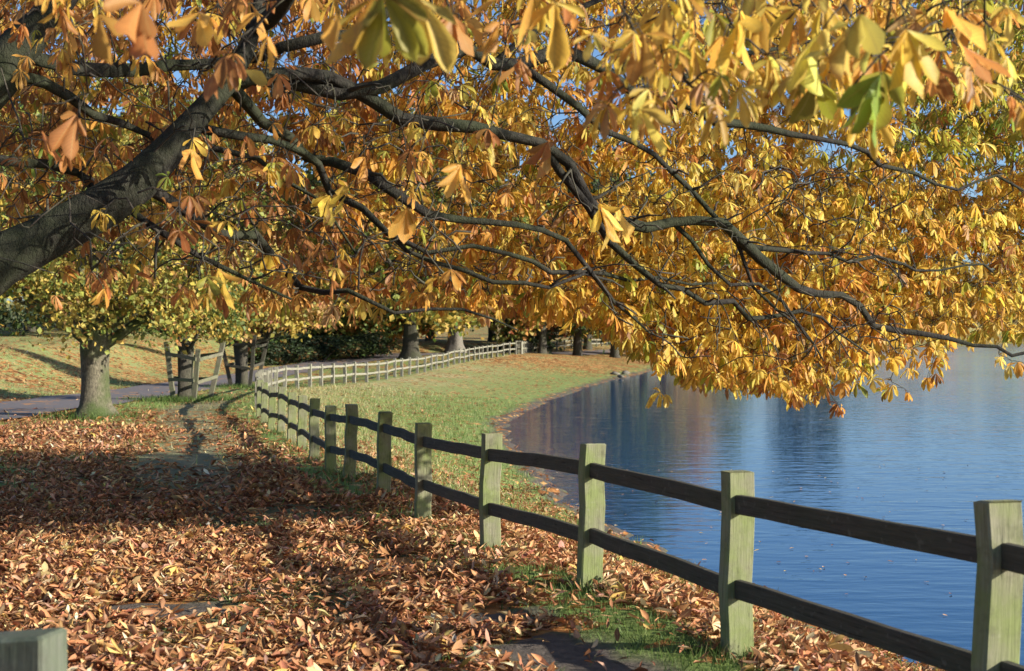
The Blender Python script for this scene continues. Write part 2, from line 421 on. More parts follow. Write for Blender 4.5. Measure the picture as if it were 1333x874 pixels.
def masks(P2, I):
    X, Y = P2[:, 0], P2[:, 1]
    s, dr, sr = I['s'], I['dr'], I['sr']
    land = s < 0; q = -s
    big = vnoise(P2 * .35, 21); med = vnoise(P2 * 1.1, 22); fine = vnoise(P2 * 3.3, 23)
    leaf = np.zeros(len(P2)); path = np.zeros(len(P2)); dry = np.zeros(len(P2))
    # land side near: thick litter
    nearL = sstep(41, 32, Y)
    l = .35 + .75 * sstep(.25, .6, med * .6 + big * .4)
    l = np.clip(l + .25 * sstep(16, 9, Y), 0, 1)
    farL = .18 + .35 * sstep(.5, .75, big)
    leaf = np.where(land, nearL * l + (1 - nearL) * farL, leaf)
    # bare tarmac path beside the fence
    pc = np.abs(q - 1.75 - .25 * (big - .5)); pm = .6 * sstep(1.25, .85, pc + .5 * (fine - .5)) * sstep(30, 20, Y)
    path = np.where(land, pm, 0)
    bare = sstep(.58, .72, vnoise(P2 * .8, 31)) * pm
    blob = np.zeros(len(P2))
    for bx, by, rx, ry in ((.30, 6.75, .62, .5), (-.1, 7.6, .55, .3), (-1.95, 7.75, .5, .24), (.62, 6.0, .6, .5), (-1.0, 9.6, .5, .3)):
        blob = np.maximum(blob, sstep(1.2, .7, np.hypot((X - bx) / rx, (Y - by) / ry) + .9 * (fine - .5) + .5 * (med - .5)))
    bare = np.maximum(bare, blob); path = np.where(land, np.maximum(path, blob), path)
    leaf = np.where(land, leaf * (1 - .94 * bare), leaf)
    fp = sstep(.95, .5, np.abs(q - 1.75 - .5 * (vnoise(np.column_stack([Y * .3, Y * 0]), 61) - .5)) + .3 * (fine - .5)) * sstep(15, 18, Y) * sstep(48, 40, Y)
    fp = np.where(land, fp, 0)
    path = np.maximum(path * (1 - .8 * sstep(15, 18, Y)), .5 * fp); leaf = leaf * (1 - .72 * fp)
    # grass strip under the fence
    strip = sstep(.5, .12, np.abs(s + .2 + .34 * (fine - .5))) * (.35 + .65 * sstep(.35, .6, big + .4 * sstep(12, 7, Y)))
    leaf = leaf * (1 - .85 * strip); path = path * (1 - strip)
    # beyond the road
    beyond = (sr < 0) & (dr > 2)
    leaf = np.where(beyond, .2 + .5 * sstep(.35, .6, big * .5 + med * .5) * sstep(-30, -17, X), leaf)
    # lake side bank
    ls = s > 0
    a = np.interp(Y, [0, 9, 12, 15, 20, 28, 60, 88, 96, 130, 200], [.9, .9, .8, .62, .42, .26, .16, .2, .75, .75, .5])
    a = a * (.55 + .7 * sstep(.3, .62, med * .5 + big * .5))
    wl = sstep(0.2, 2.2, I['ds']); a = a * np.where(Y > 30, .25 + .75 * wl, 1)
    leaf = np.where(ls, a, leaf)
    leaf = leaf * np.where(ls, 1 - .7 * strip, 1)
    dry = np.where(ls, .12 * sstep(12, 20, Y) + 1.1 * sstep(14, 22, Y) * np.interp(I['ds'] / np.maximum(I['ds'] + s, .1), [0, .35, .7, 1], [0, .03, .5, .95]) * (.4 + .8 * big), 0)
    mud = np.where(ls, sstep(.75, .15, I['ds'] + .5 * (fine - .5)) * sstep(10, 14, Y), 0)
    path = np.maximum(path, mud); leaf = np.where(ls, np.maximum(leaf * (1 - .5 * mud), .22 * mud), leaf); dry = dry * (1 - mud)
    dry = np.where(land & (Y > 30), .25 * big, dry); dry = np.where(land, np.maximum(dry, .8 * fp), dry)
    dry = np.where(beyond, .45 * med + .2, dry)
    return np.clip(leaf, 0, 1), np.clip(path, 0, 1), np.clip(dry, 0, 1)

ys = [-18.0]
while ys[-1] < 900:
    y = ys[-1]; ys.append(y + (0.14 + max(0, y - 9) * .014 if y > 3 else .8))
ys = np.array(ys); us = np.linspace(-1, 1, 261); us = np.sign(us) * np.abs(us) ** 1.15
GY, GU = np.meshgrid(ys, us, indexing='ij')
GX = GU * (np.maximum(GY, 0) * .85 + 11) - .0
G2 = np.stack([GX.ravel(), GY.ravel()], 1)
gz, gi = terrain(G2)
lf, pa, dy = masks(G2, gi)
ny, nx = GY.shape
idx = np.arange(ny * nx).reshape(ny, nx)
GQ = np.stack([idx[:-1, :-1], idx[:-1, 1:], idx[1:, 1:], idx[1:, :-1]], -1).reshape(-1, 4)
me = mesh_np('ground', np.column_stack([G2, gz]), GQ, M['ground'], np.column_stack([lf, pa, dy]))
tag(link('ground', me), kind='structure')

# road sheet
rp = ROADS[(ROADS[:, 1] > -20) & (ROADS[:, 1] < 215)]
T = norm(np.gradient(rp, axis=0)); Nn = np.stack([T[:, 1], -T[:, 0]], 1)
offs = np.linspace(-1.95, 1.95, 9)
rv = (rp[:, None] + offs[None, :, None] * Nn[:, None]).reshape(-1, 2)
rz, _ = terrain(rv)
rz = rz + .045
k = len(offs); ii = np.arange(len(rp) * k).reshape(-1, k)
RQ = np.stack([ii[:-1, :-1], ii[:-1, 1:], ii[1:, 1:], ii[1:, :-1]], -1).reshape(-1, 4)
tag(link('road', mesh_np('road', np.column_stack([rv, rz]), RQ, M['road'])), kind='structure')

# lake sheet
wy = np.array([-60, 0, 20, 60, 120, 200, 300, 420.0]); wx = np.array([-12, 0, 20, 60, 150, 300, 720.0])
WY, WX = np.meshgrid(wy, wx, indexing='ij'); ii = np.arange(WY.size).reshape(WY.shape)
WQ = np.stack([ii[:-1, :-1], ii[:-1, 1:], ii[1:, 1:], ii[1:, :-1]], -1).reshape(-1, 4)
tag(link('lake_water', mesh_np('lake_water', np.column_stack([WX.ravel(), WY.ravel(), np.full(WX.size, WZ)]), WQ, M['water'])), kind='structure')

def gzat(x, y):
    return float(terrain(np.array([[x, y]]))[0][0])

# ------------------------------------------------------------------ leaf builder
def leaflets(base, d, nrm, L, W, droop, fold, curl, colr, edge, st=(0, .2, .45, .7, .88, 1), wp=(.05, .34, .74, 1., .68, .04), wave=.18):
    n = len(base); S = len(st)
    st = np.array(st); wp = np.array(wp)
    d = norm(d); nrm = norm(nrm - d * np.sum(nrm * d, 1, keepdims=True)); b = np.cross(nrm, d)
    g = np.array([0, 0, -1.0])
    pos = np.zeros((n, S, 3)); pos[:, 0] = base
    nn = np.zeros((n, S, 3)); nn[:, 0] = nrm
    for i in range(1, S):
        vm = .5 * (st[i] + st[i - 1])
        di = norm(d + (droop * vm)[:, None] * g + (curl * vm)[:, None] * nrm)
        pos[:, i] = pos[:, i - 1] + di * (L * (st[i] - st[i - 1]))[:, None]
        nn[:, i] = norm(np.cross(di, b))
        nn[:, i] *= np.sign(np.sum(nn[:, i] * nrm, 1, keepdims=True) + 1e-6)
    V = np.zeros((n, S, 3, 3))
    for j, u in enumerate((-1, 0, 1)):
        w = W[:, None] * wp[None]
        wv = rng.normal(0, wave, (n, S)) * w if u else 0
        V[:, :, j] = pos + u * w[..., None] * b[:, None] * (1 - .35 * np.abs(fold))[:, None, None] + ((abs(u) * fold[:, None] * w + wv)[..., None] * nn if u else 0)
    V = V.reshape(-1, 3)
    q = []
    for i in range(S - 1):
        for j in range(2): q.append((i * 3 + j, i * 3 + j + 1, (i + 1) * 3 + j + 1, (i + 1) * 3 + j))
    q = np.array(q); Q = (np.arange(n)[:, None, None] * (S * 3) + q[None]).reshape(-1, 4)
    c = np.repeat(colr[:, None], S * 3, 1).reshape(n, S, 3, 3).copy()
    brown = np.array([.20, .085, .025])
    e = edge[:, None, None] * np.array([1, .0, 1])[None, None] * np.ones((n, S, 3)); e[:, -1] = np.maximum(e[:, -1], edge[:, None])
    c = c + (brown - c) * np.clip(e, 0, 1)[..., None]
    uv = np.zeros((n, S, 3, 3)); uv[..., 0] = np.array([-1, 0, 1])[None, None]; uv[..., 1] = st[None, :, None]
    return V, Q, c.reshape(-1, 3), uv.reshape(-1, 3)

class LeafAcc:
    def __init__(s): s.V = []; s.Q = []; s.C = []; s.U = []; s.n = 0
    def add(s, V, Q, C, U):
        s.V.append(V); s.Q.append(Q + s.n); s.C.append(C); s.U.append(U); s.n += len(V)
    def mesh(s, name, mat):
        return mesh_np(name, np.concatenate(s.V), np.concatenate(s.Q), mat, np.concatenate(s.C), np.concatenate(s.U))

PAL = np.array([(.84, .55, .09), (.80, .43, .09), (.60, .27, .08), (.36, .16, .05), (.84, .64, .14), (.42, .42, .06), (.26, .36, .06), (.60, .38, .17)])

def compound(acc, pos, out, size, colour, nl=None, spread=1.0, droop=1.0, edge=None, var=.12, wf=1.0):
    """palmate leaves: pos (n,3) end of petiole, out (n,3) outward direction, size (n) leaflet length"""
    n = len(pos)
    nls = rng.integers(5, 8, n) if nl is None else np.full(n, nl)
    I = np.repeat(np.arange(n), nls)
    kk = np.concatenate([np.arange(m) for m in nls])
    fr = (kk - (nls[I] - 1) / 2) / ((nls[I] - 1) / 2)      # -1..1
    out = norm(out)
    up = norm(rng.normal(0, .5, (n, 3)) + np.array([0, 0, 1.0]))
    side = norm(np.cross(out, up)); nrm = np.cross(side, out)
    ang = fr * 1.75 * spread + rng.normal(0, .12, len(I))
    d = out[I] * np.cos(ang)[:, None] + side[I] * np.sin(ang)[:, None] - nrm[I] * rng.uniform(.15, .75, len(I))[:, None]
    L = size[I] * (1 - .42 * np.abs(fr) ** 1.5) * rng.uniform(.85, 1.12, len(I))
    W = L * rng.uniform(.12, .19, len(I)) * wf
    dr = rng.uniform(.5, 1.9, len(I)) * droop
    fold = rng.uniform(-.2, 1.0, len(I)); curl = rng.normal(0, .7, len(I))
    c = colour[I] * np.exp(rng.normal(0, var, (len(I), 1))) * np.exp(rng.normal(0, .05, (len(I), 3)))
    ed = rng.choice([0, .25, .6, .9], len(I), p=[.45, .3, .17, .08]) if edge is None else np.full(len(I), edge)
    acc.add(*leaflets(pos[I], d, nrm[I], L, W, dr, fold, curl, np.clip(c, .01, .88), ed))

# ------------------------------------------------------------------ the overhanging chestnut
tree_base = np.array([-5.3, 7.1, 0]); tree_base[2] = gzat(-5.3, 7.1) - .05
chest = empty('horse_chestnut_tree', tree_base, 'large golden leaved tree whose boughs arch over the path and the water', 'tree')
def dlo(x): return np.interp(x, [-300, 0, 350, 650, 900, 1180, 1480, 2000], [8.4, 8.6, 9.1, 9.8, 10.9, 12.3, 14.0, 15.6])
def limb(spec):
    a = np.array([[*P(x, y, min(d - .25 * max(0, d - 9.5), dlo(x) - .25) if d > 9.6 else d), w * .62 * d / F / 2] for x, y, d, w in spec]); return catmull(a, .22)
LIMBS = []
tr = np.array([[*(tree_base + (0, 0, -.15)), .78], [*(tree_base + (.0, 0, .25)), .60], [*(tree_base + (.05, .05, 1.1)), .5], [*(tree_base + (.25, .1, 1.75)), .46],
               [*P(-330, 470, 7.3), .40], [*P(-120, 398, 7.6), .28], [*P(0, 338, 7.8), .17], [*P(100, 287, 8.0), .135], [*P(180, 236, 8.1), .115], [*P(245, 165, 8.3), .09], [*P(297, 108, 8.4), .075], [*P(330, 40, 8.6), .055], [*P(352, -60, 8.9), .05], [*P(420, -200, 9.6), .06], [*P(560, -380, 10.5), .03]])
trunk_path = catmull(tr, .2)
LIMBS.append(('trunk', trunk_path))
stem2 = np.array([[*(tree_base + (.05, .05, 1.2)), .42], [*(tree_base + (.1, .3, 2.2)), .36], [*P(-330, 260, 7.6), .26], [*P(-60, 165, 7.7), .15], [*P(20, 75, 7.8), .12], [*P(80, -15, 7.9), .10], [*P(190, -170, 8.2), .08], [*P(420, -330, 9), .04]])
LIMBS.append(('limb', catmull(stem2, .2)))
LS = [
 [(-400, 150, 8, 90), (-420, -250, 8.5, 70), (-300, -700, 9, 40), (-150, -1000, 9.5, 14)],
 # long bough to lower right
 [(285, 125, 8.4, 34), (420, 108, 9.0, 32), (520, 150, 9.7, 28), (620, 183, 10.3, 25), (700, 213, 10.9, 22), (790, 262, 11.5, 21), (880, 276, 11.9, 20), (960, 312, 12.3, 19), (1040, 372, 12.7, 16), (1120, 402, 13.0, 13), (1200, 416, 13.2, 10), (1265, 446, 13.4, 8), (1345, 461, 13.6, 6), (1400, 470, 13.6, 4)],
 # upper bough
 [(262, 150, 8.35, 30), (340, 92, 9.0, 30), (450, 112, 9.8, 26), (560, 84, 10.6, 26), (650, 78, 11.2, 25), (750, 96, 11.8, 22), (830, 126, 12.4, 19), (910, 140, 12.8, 17), (1000, 165, 13.2, 13), (1100, 185, 13.7, 9), (1220, 230, 14.2, 6), (1330, 250, 14.6, 4)],
 # top of frame, from the left
 [(25, 70, 7.8, 30), (150, 95, 8.6, 26), (260, 92, 9.2, 24), (380, 75, 10.0, 20), (520, 20, 11, 17), (700, -40, 12, 13), (900, -70, 13, 8), (1100, -60, 14, 5)],
 [(700, 213, 10.9, 15), (760, 285, 11.6, 13), (830, 350, 12.2, 12), (920, 388, 12.6, 10), (1010, 408, 12.9, 8), (1090, 440, 13, 5), (1130, 470, 13, 3.5)],
 [(690, 90, 11.4, 14), (760, 140, 12, 12), (830, 190, 12.6, 10), (900, 260, 13.2, 9), (960, 330, 13.8, 7), (1010, 395, 14.2, 5), (1050, 440, 14.4, 3)],
 [(297, 112, 8.4, 26), (345, 158, 8.9, 24), (400, 200, 9.4, 22), (470, 235, 10, 18), (560, 262, 10.7, 15), (640, 285, 11.3, 12), (730, 330, 12, 9), (800, 390, 12.4, 7), (850, 440, 12.6, 4)],
 [(240, 172, 8.3, 22), (310, 180, 8.5, 20), (390, 200, 8.9, 18), (440, 250, 9.3, 16), (500, 305, 9.8, 12), (560, 335, 10.2, 10), (660, 349, 10.8, 9), (760, 352, 11.4, 8), (860, 346, 12, 6), (930, 356, 12.4, 4)],
 [(180, 240, 8.1, 34), (230, 268, 8.5, 26), (290, 292, 8.9, 22), (345, 330, 9.3, 18), (400, 362, 9.6, 14), (450, 392, 9.9, 10), (520, 402, 10.3, 7), (610, 398, 10.8, 5), (680, 410, 11.2, 3)],
 [(480, 338, 9.7, 9), (560, 341, 10.0, 9), (640, 348, 10.5, 8), (720, 353, 10.9, 7), (800, 352, 11.3, 5)],
 [(-60, 262, 8.3, 24), (40, 246, 8.8, 20), (110, 250, 9.3, 16), (190, 282, 9.8, 13), (260, 330, 10.4, 10), (320, 372, 11, 6), (370, 400, 11.3, 4)],
 [(5, 95, 7.8, 24), (60, 108, 8.1, 22), (130, 150, 8.6, 19), (190, 180, 9.2, 15), (250, 205, 9.8, 12), (330, 215, 10.6, 9), (420, 270, 11.2, 6), (470, 330, 11.6, 4)],
 [(960, 312, 12.3, 11), (1030, 330, 12.8, 9), (1110, 345, 13.4, 7), (1200, 340, 14, 5), (1290, 350, 14.5, 4)],
 [(880, 276, 11.9, 9), (930, 340, 12.3, 8), (985, 385, 12.6, 7), (1040, 420, 12.7, 5), (1075, 470, 12.6, 3)],
 [(820, 125, 12.3, 10), (900, 95, 13, 9), (1000, 60, 13.8, 7), (1120, 60, 14.6, 5), (1250, 90, 15.4, 4), (1340, 130, 16, 3)],
 [(650, 78, 11.2, 12), (720, 20, 12, 10), (820, -30, 13, 8), (960, -20, 14, 6), (1080, 10, 15, 4)],
 # bough overhead, close to the camera
 [(335, 30, 8.6, 34), (450, -90, 7.2, 30), (620, -170, 5.6, 26), (850, -150, 4.4, 22), (1050, -90, 3.7, 18), (1220, -40, 3.4, 14), (1380, 20, 3.2, 9)],
 [(620, -170, 5.6, 18), (560, -160, 4.2, 17), (500, -100, 3.3, 14), (440, -70, 2.9, 9), (330, -60, 2.8, 7), (210, -50, 2.9, 5), (120, -30, 3.0, 4)],
]
for s in LS: LIMBS.append(('limb', limb(s)))
lo = tuple(-tree_base)
rim_n = 0
for nm, path in LIMBS:
    acc = Acc(); pp = path[:, :3].copy()
    if nm == 'limb':
        j = vnoise(pp * 1.8, rim_n + 50)[:, None] - .5; j2 = vnoise(pp * 1.3, rim_n + 90)[:, None] - .5
        f = np.linspace(0, 1, len(pp))[:, None]
        j3 = vnoise(pp * 4.0, rim_n + 130)[:, None] - .5
        pp += np.hstack([j3 * .12, j * .3, j2 * .26 + j3 * .12]) * np.minimum(1, f * 4)
        if rim_n > 1:
            dd_ = np.linalg.norm(done_pts - pp[0], axis=1); q = int(np.argmin(dd_))
            if dd_[q] < 1.0: pp += (done_pts[q] - pp[0]) * np.clip(1 - f * 3.0, 0, 1)
        path[:, :3] = pp
    done_pts = np.vstack([done_pts, pp]) if rim_n else pp.copy()
    rad = path[:, 3] * (1.0 + (.10 * np.sin(np.arange(len(path)) * .9 + rim_n)))
    tube(acc, pp + np.array(lo), rad, 12 if nm == 'limb' else 20, .10, rim_n); rim_n += 1
    o = link(nm, mesh_np(nm, *acc.arr(), M['bark']), chest)

nodes = [p[:, :3] for _, p in LIMBS[0:1]]; nodes[0] = nodes[0][20:]
nrad = [LIMBS[0][1][20:, 3]]
for _, p in LIMBS[1:]: nodes.append(p[2:, :3]); nrad.append(p[2:, 3])
ndir = [norm(np.gradient(a, axis=0)) for a in nodes]
NP = np.concatenate(nodes); NR = np.concatenate(nrad); ND = np.concatenate(ndir)

# attraction points of the crown
LOWX = [-300, 0, 200, 300, 400, 500, 600, 700, 780, 850, 900, 960, 1040, 1090, 1150, 1200, 1245, 1300, 1340, 1500, 1700]
LOWY = [330, 335, 375, 395, 402, 400, 397, 402, 420, 468, 492, 506, 522, 512, 486, 466, 446, 440, 446, 400, 330]
def samp(n, xr, yr, dfun, acc_fun):
    out = []
    while len(out) < n:
        x = rng.uniform(*xr); y = rng.uniform(*yr)
        if y > np.interp(x, LOWX, LOWY) - 14: continue
        if rng.uniform() > acc_fun(x, y): continue
        d = dfun(x, y); out.append((x, y, d))
    return np.array(out)
cl_noise = lambda p: vnoise(p, 77)
def dens(x, y):
    a = np.interp(x, [0, 300, 520, 700, 900, 1333], [.62, .62, .7, .85, 1, 1])
    if x < 620: a *= np.interp(y, [0, 120, 300, 420], [.95, .75, .75, .8])
    if x < 430: a *= np.interp(y, [210, 300], [1, .45])
    if x > 1000: a *= np.interp(y, [-60, 60, 400], [1.3, 1.3, 1])
    return a
def depth(x, y):
    lo_ = dlo(x); hi_ = np.interp(x, [-300, 0, 350, 650, 900, 1400, 2000], [13, 13.5, 14.2, 15, 16, 17, 17.6])
    e = np.interp(x, LOWX, LOWY) - y
    if e < 110: hi_ = lo_ + (hi_ - lo_) * (.45 + .55 * e / 110)
    return lo_ + (hi_ - lo_) * rng.uniform() ** 1.5
A = samp(5400, (-160, 1480), (-60, 520), depth, dens)
keep = rng.uniform(size=len(A)) < sstep(.34, .56, vnoise(np.array([P(*a) for a in A]) * .9, 77)) + .2
A = A[keep]
# overhead crown outside the frame (thickened to block sky light on the path)
A2 = samp(1900, (-900, 1050), (-1100, -60), lambda x, y: rng.uniform(5.5, 15.5), lambda x, y: 1)
A2b = np.array([(rng.uniform(450, 2300), rng.uniform(-1000, -80), rng.uniform(5.2, 9.5)) for _ in range(650)])  # added leaf screen out of view at upper right, keeps sun off the limbs
# leaf clusters added in the low crown along sun rays, to shade the path
EL = R(21.0); SUN_H = np.array([.955, -.295]); SUN_H = SUN_H / np.linalg.norm(SUN_H)
A2c = []
while len(A2c) < 1900:
    gx, gy = rng.uniform(-40, 640), rng.uniform(606, 722)
    if gx < 250 and gy > 690: continue
    gd = np.interp(gy, [600, 640, 680, 722], [19.0, 15.2, 12.5, 10.7]); g0 = P(gx, gy, gd)
    t = rng.uniform(3.4, 9.5); q = g0 + t * np.array([SUN_H[0], SUN_H[1], math.tan(EL)])
    if q[1] < 9.4 or q[1] > 16.6: continue
    x, y = CX + q[0] / q[1] * F, HOR - (q[2] - EYE) / q[1] * F
    if y > np.interp(x, LOWX, LOWY) - 12: continue
    if q[1] < dlo(x) + .9: continue
    A2c.append((x, y, q[1]))
A2c = np.array(A2c)
A2e = np.array([(x, y, d) for x, y, d in zip(rng.uniform(-60, 640, 60), rng.uniform(-40, 370, 60), rng.uniform(6.2, 8.6, 60))])
A2f = np.array([(rng.uniform(900, 1520), rng.uniform(-60, 290), rng.uniform(13.2, 17.5)) for _ in range(1100)] + [(rng.uniform(-40, 900), rng.uniform(-60, 210), rng.uniform(10.5, 14)) for _ in range(800)])
A2g = np.array([(rng.uniform(1215, 1370), rng.uniform(360, 432), rng.uniform(14.4, 16.5)) for _ in range(70)] + [(1160, 492, 12.6), (1186, 470, 12.8), (1212, 478, 12.9), (1222, 462, 13), (1232, 455, 13.1), (1300, 458, 13.4), (1318, 470, 13.5), (1338, 478, 13.5), (860, 500, 11.2), (1085, 520, 12.2), (1175, 505, 12.7)])
A2 = np.vstack([A2, A2f, A2g, A2b, A2c, A2e])
# close leaves at the top of the frame
A3 = np.array([(x, y, d) for x, y, d in zip(rng.uniform(800, 1300, 90), rng.uniform(-60, 110, 90), rng.uniform(3.4, 6.5, 90))] +
              [(x, y, d) for x, y, d in zip(rng.uniform(20, 800, 30), rng.uniform(-70, 60, 30), rng.uniform(3.8, 6.8, 30))])
AT = [(P(*a), a[0], a[1], a[2]) for a in np.vstack([A, A2, A3])]
pts = np.array([a[0] for a in AT])
# sort by distance to the boughs
def nearest(p, NPa): 
    d = np.sqrt(((NPa - p) ** 2).sum(1)); return d
d0 = np.array([nearest(p, NP).min() for p in pts])
order = np.argsort(d0)
CAP = 200000
NPb = np.zeros((CAP, 3)); NDb = np.zeros((CAP, 3)); NRb = np.zeros(CAP); cnt = len(NP)
NPb[:cnt] = NP; NDb[:cnt] = ND; NRb[:cnt] = NR
tw = Acc(); ends = []
def grow(p, thick=1.0):
    global cnt
    q = NPb[:cnt]; dv = p - q; ds_ = np.linalg.norm(dv, axis=1)
    cosang = np.sum(dv * NDb[:cnt], 1) / np.maximum(ds_, 1e-6)
    cost = ds_ * (1.25 - .35 * cosang)
    j = int(np.argmin(cost)); L = ds_[j]
    if L < .05: return p, NDb[j]
    a = q[j]; da = NDb[j]
    c1 = a + da * L * .35 + np.array([0, 0, .10 * L]) + rng.normal(0, .05 * L, 3)
    c2 = p + (a - p) * .3 + np.array([0, 0, .16 * L]) + rng.normal(0, .06 * L, 3)
    m = max(3, int(L / .16)); t = np.linspace(0, 1, m + 1)[:, None]
    path = (1 - t) ** 3 * a + 3 * (1 - t) ** 2 * t * c1 + 3 * (1 - t) * t * t * c2 + t ** 3 * p
    path[1:-1] += rng.normal(0, .012, path[1:-1].shape)
    r0 = min(NRb[j] * .8, (.0075 + .011 * L) * thick); r1 = .0036 * thick
    rad = r0 + (r1 - r0) * t[:, 0] ** .8
    tube(tw, path + np.array(lo), rad, 5)
    di = norm(np.gradient(path, axis=0))
    k = len(path) - 1
    if cnt + k < CAP:
        NPb[cnt:cnt + k] = path[1:]; NDb[cnt:cnt + k] = di[1:]; NRb[cnt:cnt + k] = rad[1:]; cnt += k
    return path[-1], di[-1], path, di
leafpos = []; leafout = []; leafpx = []
for i in order:
    r = grow(pts[i])
    e, dvec = r[0], r[1]
    _, ax, ay, ad = AT[i]
    leafpos.append(e); leafout.append(dvec); leafpx.append((ax, ay, ad))
    if len(r) > 2 and len(r[2]) > 4:
        for k in range(int(rng.integers(1, 4))):
            m = rng.integers(len(r[2]) // 2, len(r[2]))
            leafpos.append(r[2][m]); leafout.append(r[3][m] + rng.normal(0, .6, 3)); leafpx.append((ax, ay, ad))
    else:
        for k in range(2):
            leafpos.append(e); leafout.append(dvec + rng.normal(0, .7, 3)); leafpx.append((ax, ay, ad))
# bare twigs hanging inside the bough
for (x, y, d) in [(rng.uniform(520, 1180), rng.uniform(210, 470), rng.uniform(9.6, 11.8)) for _ in range(620)] + [(rng.uniform(0, 620), rng.uniform(20, 380), rng.uniform(7.4, 11)) for _ in range(620)]:
    if y < np.interp(x, LOWX, LOWY) - 10: grow(P(x, y, d), rng.uniform(1.0, 2.1))
leafpos = np.array(leafpos); leafout = norm(np.array(leafout)); leafpx = np.array(leafpx)
nL = len(leafpos)
# petioles
side = rng.normal(0, 1, (nL, 3)) ; side[:, 2] = side[:, 2] * .3 - .25
pet = norm(leafout * .8 + norm(side) * .9 + np.array([0, 0, -.25])) * rng.uniform(.06, .15, nL)[:, None]
for a, b in zip(leafpos, pet):
    tube(tw, np.array([a, a + b * .55 + (0, 0, .012), a + b]) + np.array(lo), [.0024, .002, .0018], 4)
crown = LeafAcc()
# colours by place: gold and yellow outside on the right, browner inside on the left
px, py = leafpx[:, 0], leafpx[:, 1]
cn = vnoise(leafpos * .9, 55)
cl = np.zeros((nL, 3))
for i in range(nL):
    if px[i] > 1180 and py[i] < 210 and leafpx[i, 2] > 8: w = [.10, .06, .06, .05, .12, .33, .26, .02]
    elif px[i] > 780: w = [.38, .15, .04, .02, .31, .07, .01, .03]
    elif px[i] > 480: w = [.32, .20, .12, .06, .18, .08, .02, .03]
    else: w = [.15, .22, .25, .24, .05, .05, .02, .03]
    w = np.array(w); 
    if cn[i] > .58: w = w * np.array([1.3, 1, .6, .4, 2, 1.6, 1, 1])
    if cn[i] < .42: w = w * np.array([.8, 1.5, 1.6, 1.4, .5, .4, .4, 1])
    cl[i] = PAL[rng.choice(8, p=w / w.sum())]
sz = rng.uniform(.09, .185, nL) * np.interp(leafpx[:, 2], [5, 8.5, 10], [.8, .78, 1.0])
out = norm(pet) * .9 + np.array([0, 0, -.35]) + rng.normal(0, .45, (nL, 3))
compound(crown, leafpos + pet, out, sz, cl)

# hero leaves close to the lens: (px, py of the leaf centre, distance, aim px offset, leaflet length px, palette, leaflets)
HERO = [(497, -8, 2.7, (15, 90), 120, 5, 6), (487, -2, 2.75, (-80, 45), 105, 0, 5), (545, 0, 2.9, (20, 90), 100, 4, 4),
        (319, 92, 4.6, (2, 60), 62, 4, 1), (260, 18, 3.6, (-2, 60), 66, 1, 4), (185, 5, 2.8, (-45, 70), 100, 2, 4), (440, 20, 2.6, (-90, 45), 105, 1, 2),
        (700, -15, 3.2, (-15, 60), 80, 1, 3), (722, 5, 3.2, (25, 80), 88, 0, 3), (735, 8, 3.3, (60, 50), 75, 2, 2),
        (1146, 98, 3.3, (12, 95), 98, 6, 7), (1150, 95, 3.35, (-60, 70), 90, 5, 4), (1060, 105, 3.7, (-20, 60), 80, 5, 4), (1070, 40, 3.4, (-60, 40), 90, 4, 6),
        (960, 30, 3.6, (-20, 60), 85, 0, 6), (1180, 40, 3.1, (20, 50), 95, 0, 6), (1000, 75, 3.8, (-10, 70), 80, 4, 6), (905, 50, 3.9, (5, 60), 75, 0, 5), (1120, 20, 2.9, (-50, 30), 110, 4, 6),
        (1250, 60, 3.4, (70, 35), 80, 2, 5), (1230, 10, 3.2, (30, 40), 90, 1, 5), (860, 20, 4.0, (0, 60), 70, 0, 5),
        (713, 185, 6.0, (-10, 50), 55, 2, 6), (600, 215, 5.4, (-5, 45), 55, 1, 6), (780, 265, 6.6, (5, 55), 58, 0, 6), (805, 270, 6.8, (10, 60), 60, 4, 5), (455, 245, 6.8, (-8, 50), 52, 0, 5), (530, 272, 6.8, (5, 50), 50, 1, 5), (475, 205, 6.8, (5, 45), 45, 1, 5),
        (285, 350, 6.2, (0, 55), 55, 0, 5), (270, 360, 6.0, (15, 40), 42, 5, 3), (430, 255, 7.0, (-5, 45), 45, 0, 5), (250, 195, 6.0, (-10, 45), 45, 1, 4), (100, 150, 5.0, (-35, 40), 60, 2, 4), (55, 170, 5.0, (-5, 45), 48, 2, 4), (130, 20, 3.2, (-15, 60), 70, 1, 3), (590, 20, 3.8, (10, 60), 66, 2, 5), (650, 30, 4.2, (0, 60), 60, 1, 5)]
for (x, y, d, (ox, oy), lp, pc, nl) in HERO:
    p = P(x, y, d); aim = P(x + ox, y + oy, d - .02) - p
    r = grow(p - norm(aim) * .07 + np.array([0, 0, .03]))
    tube(tw, np.array([r[0], .5 * (r[0] + p) + (0, 0, .008), p]) + np.array(lo), [.003, .0024, .002], 5)
    c = PAL[pc][None]
    compound(crown, p[None], (aim / np.linalg.norm(aim))[None], np.array([lp * d / F]), c, nl=max(nl, 1) if nl > 1 else 2, spread=.62, droop=.45, var=.18, wf=1.45)
me = crown.mesh('crown', M['leaf'])
o = link('crown', me, chest); o.location = lo
twm = mesh_np('twigs', *tw.arr(), M['twig'])
o = link('twigs', twm, chest); o['kind'] = 'stuff'

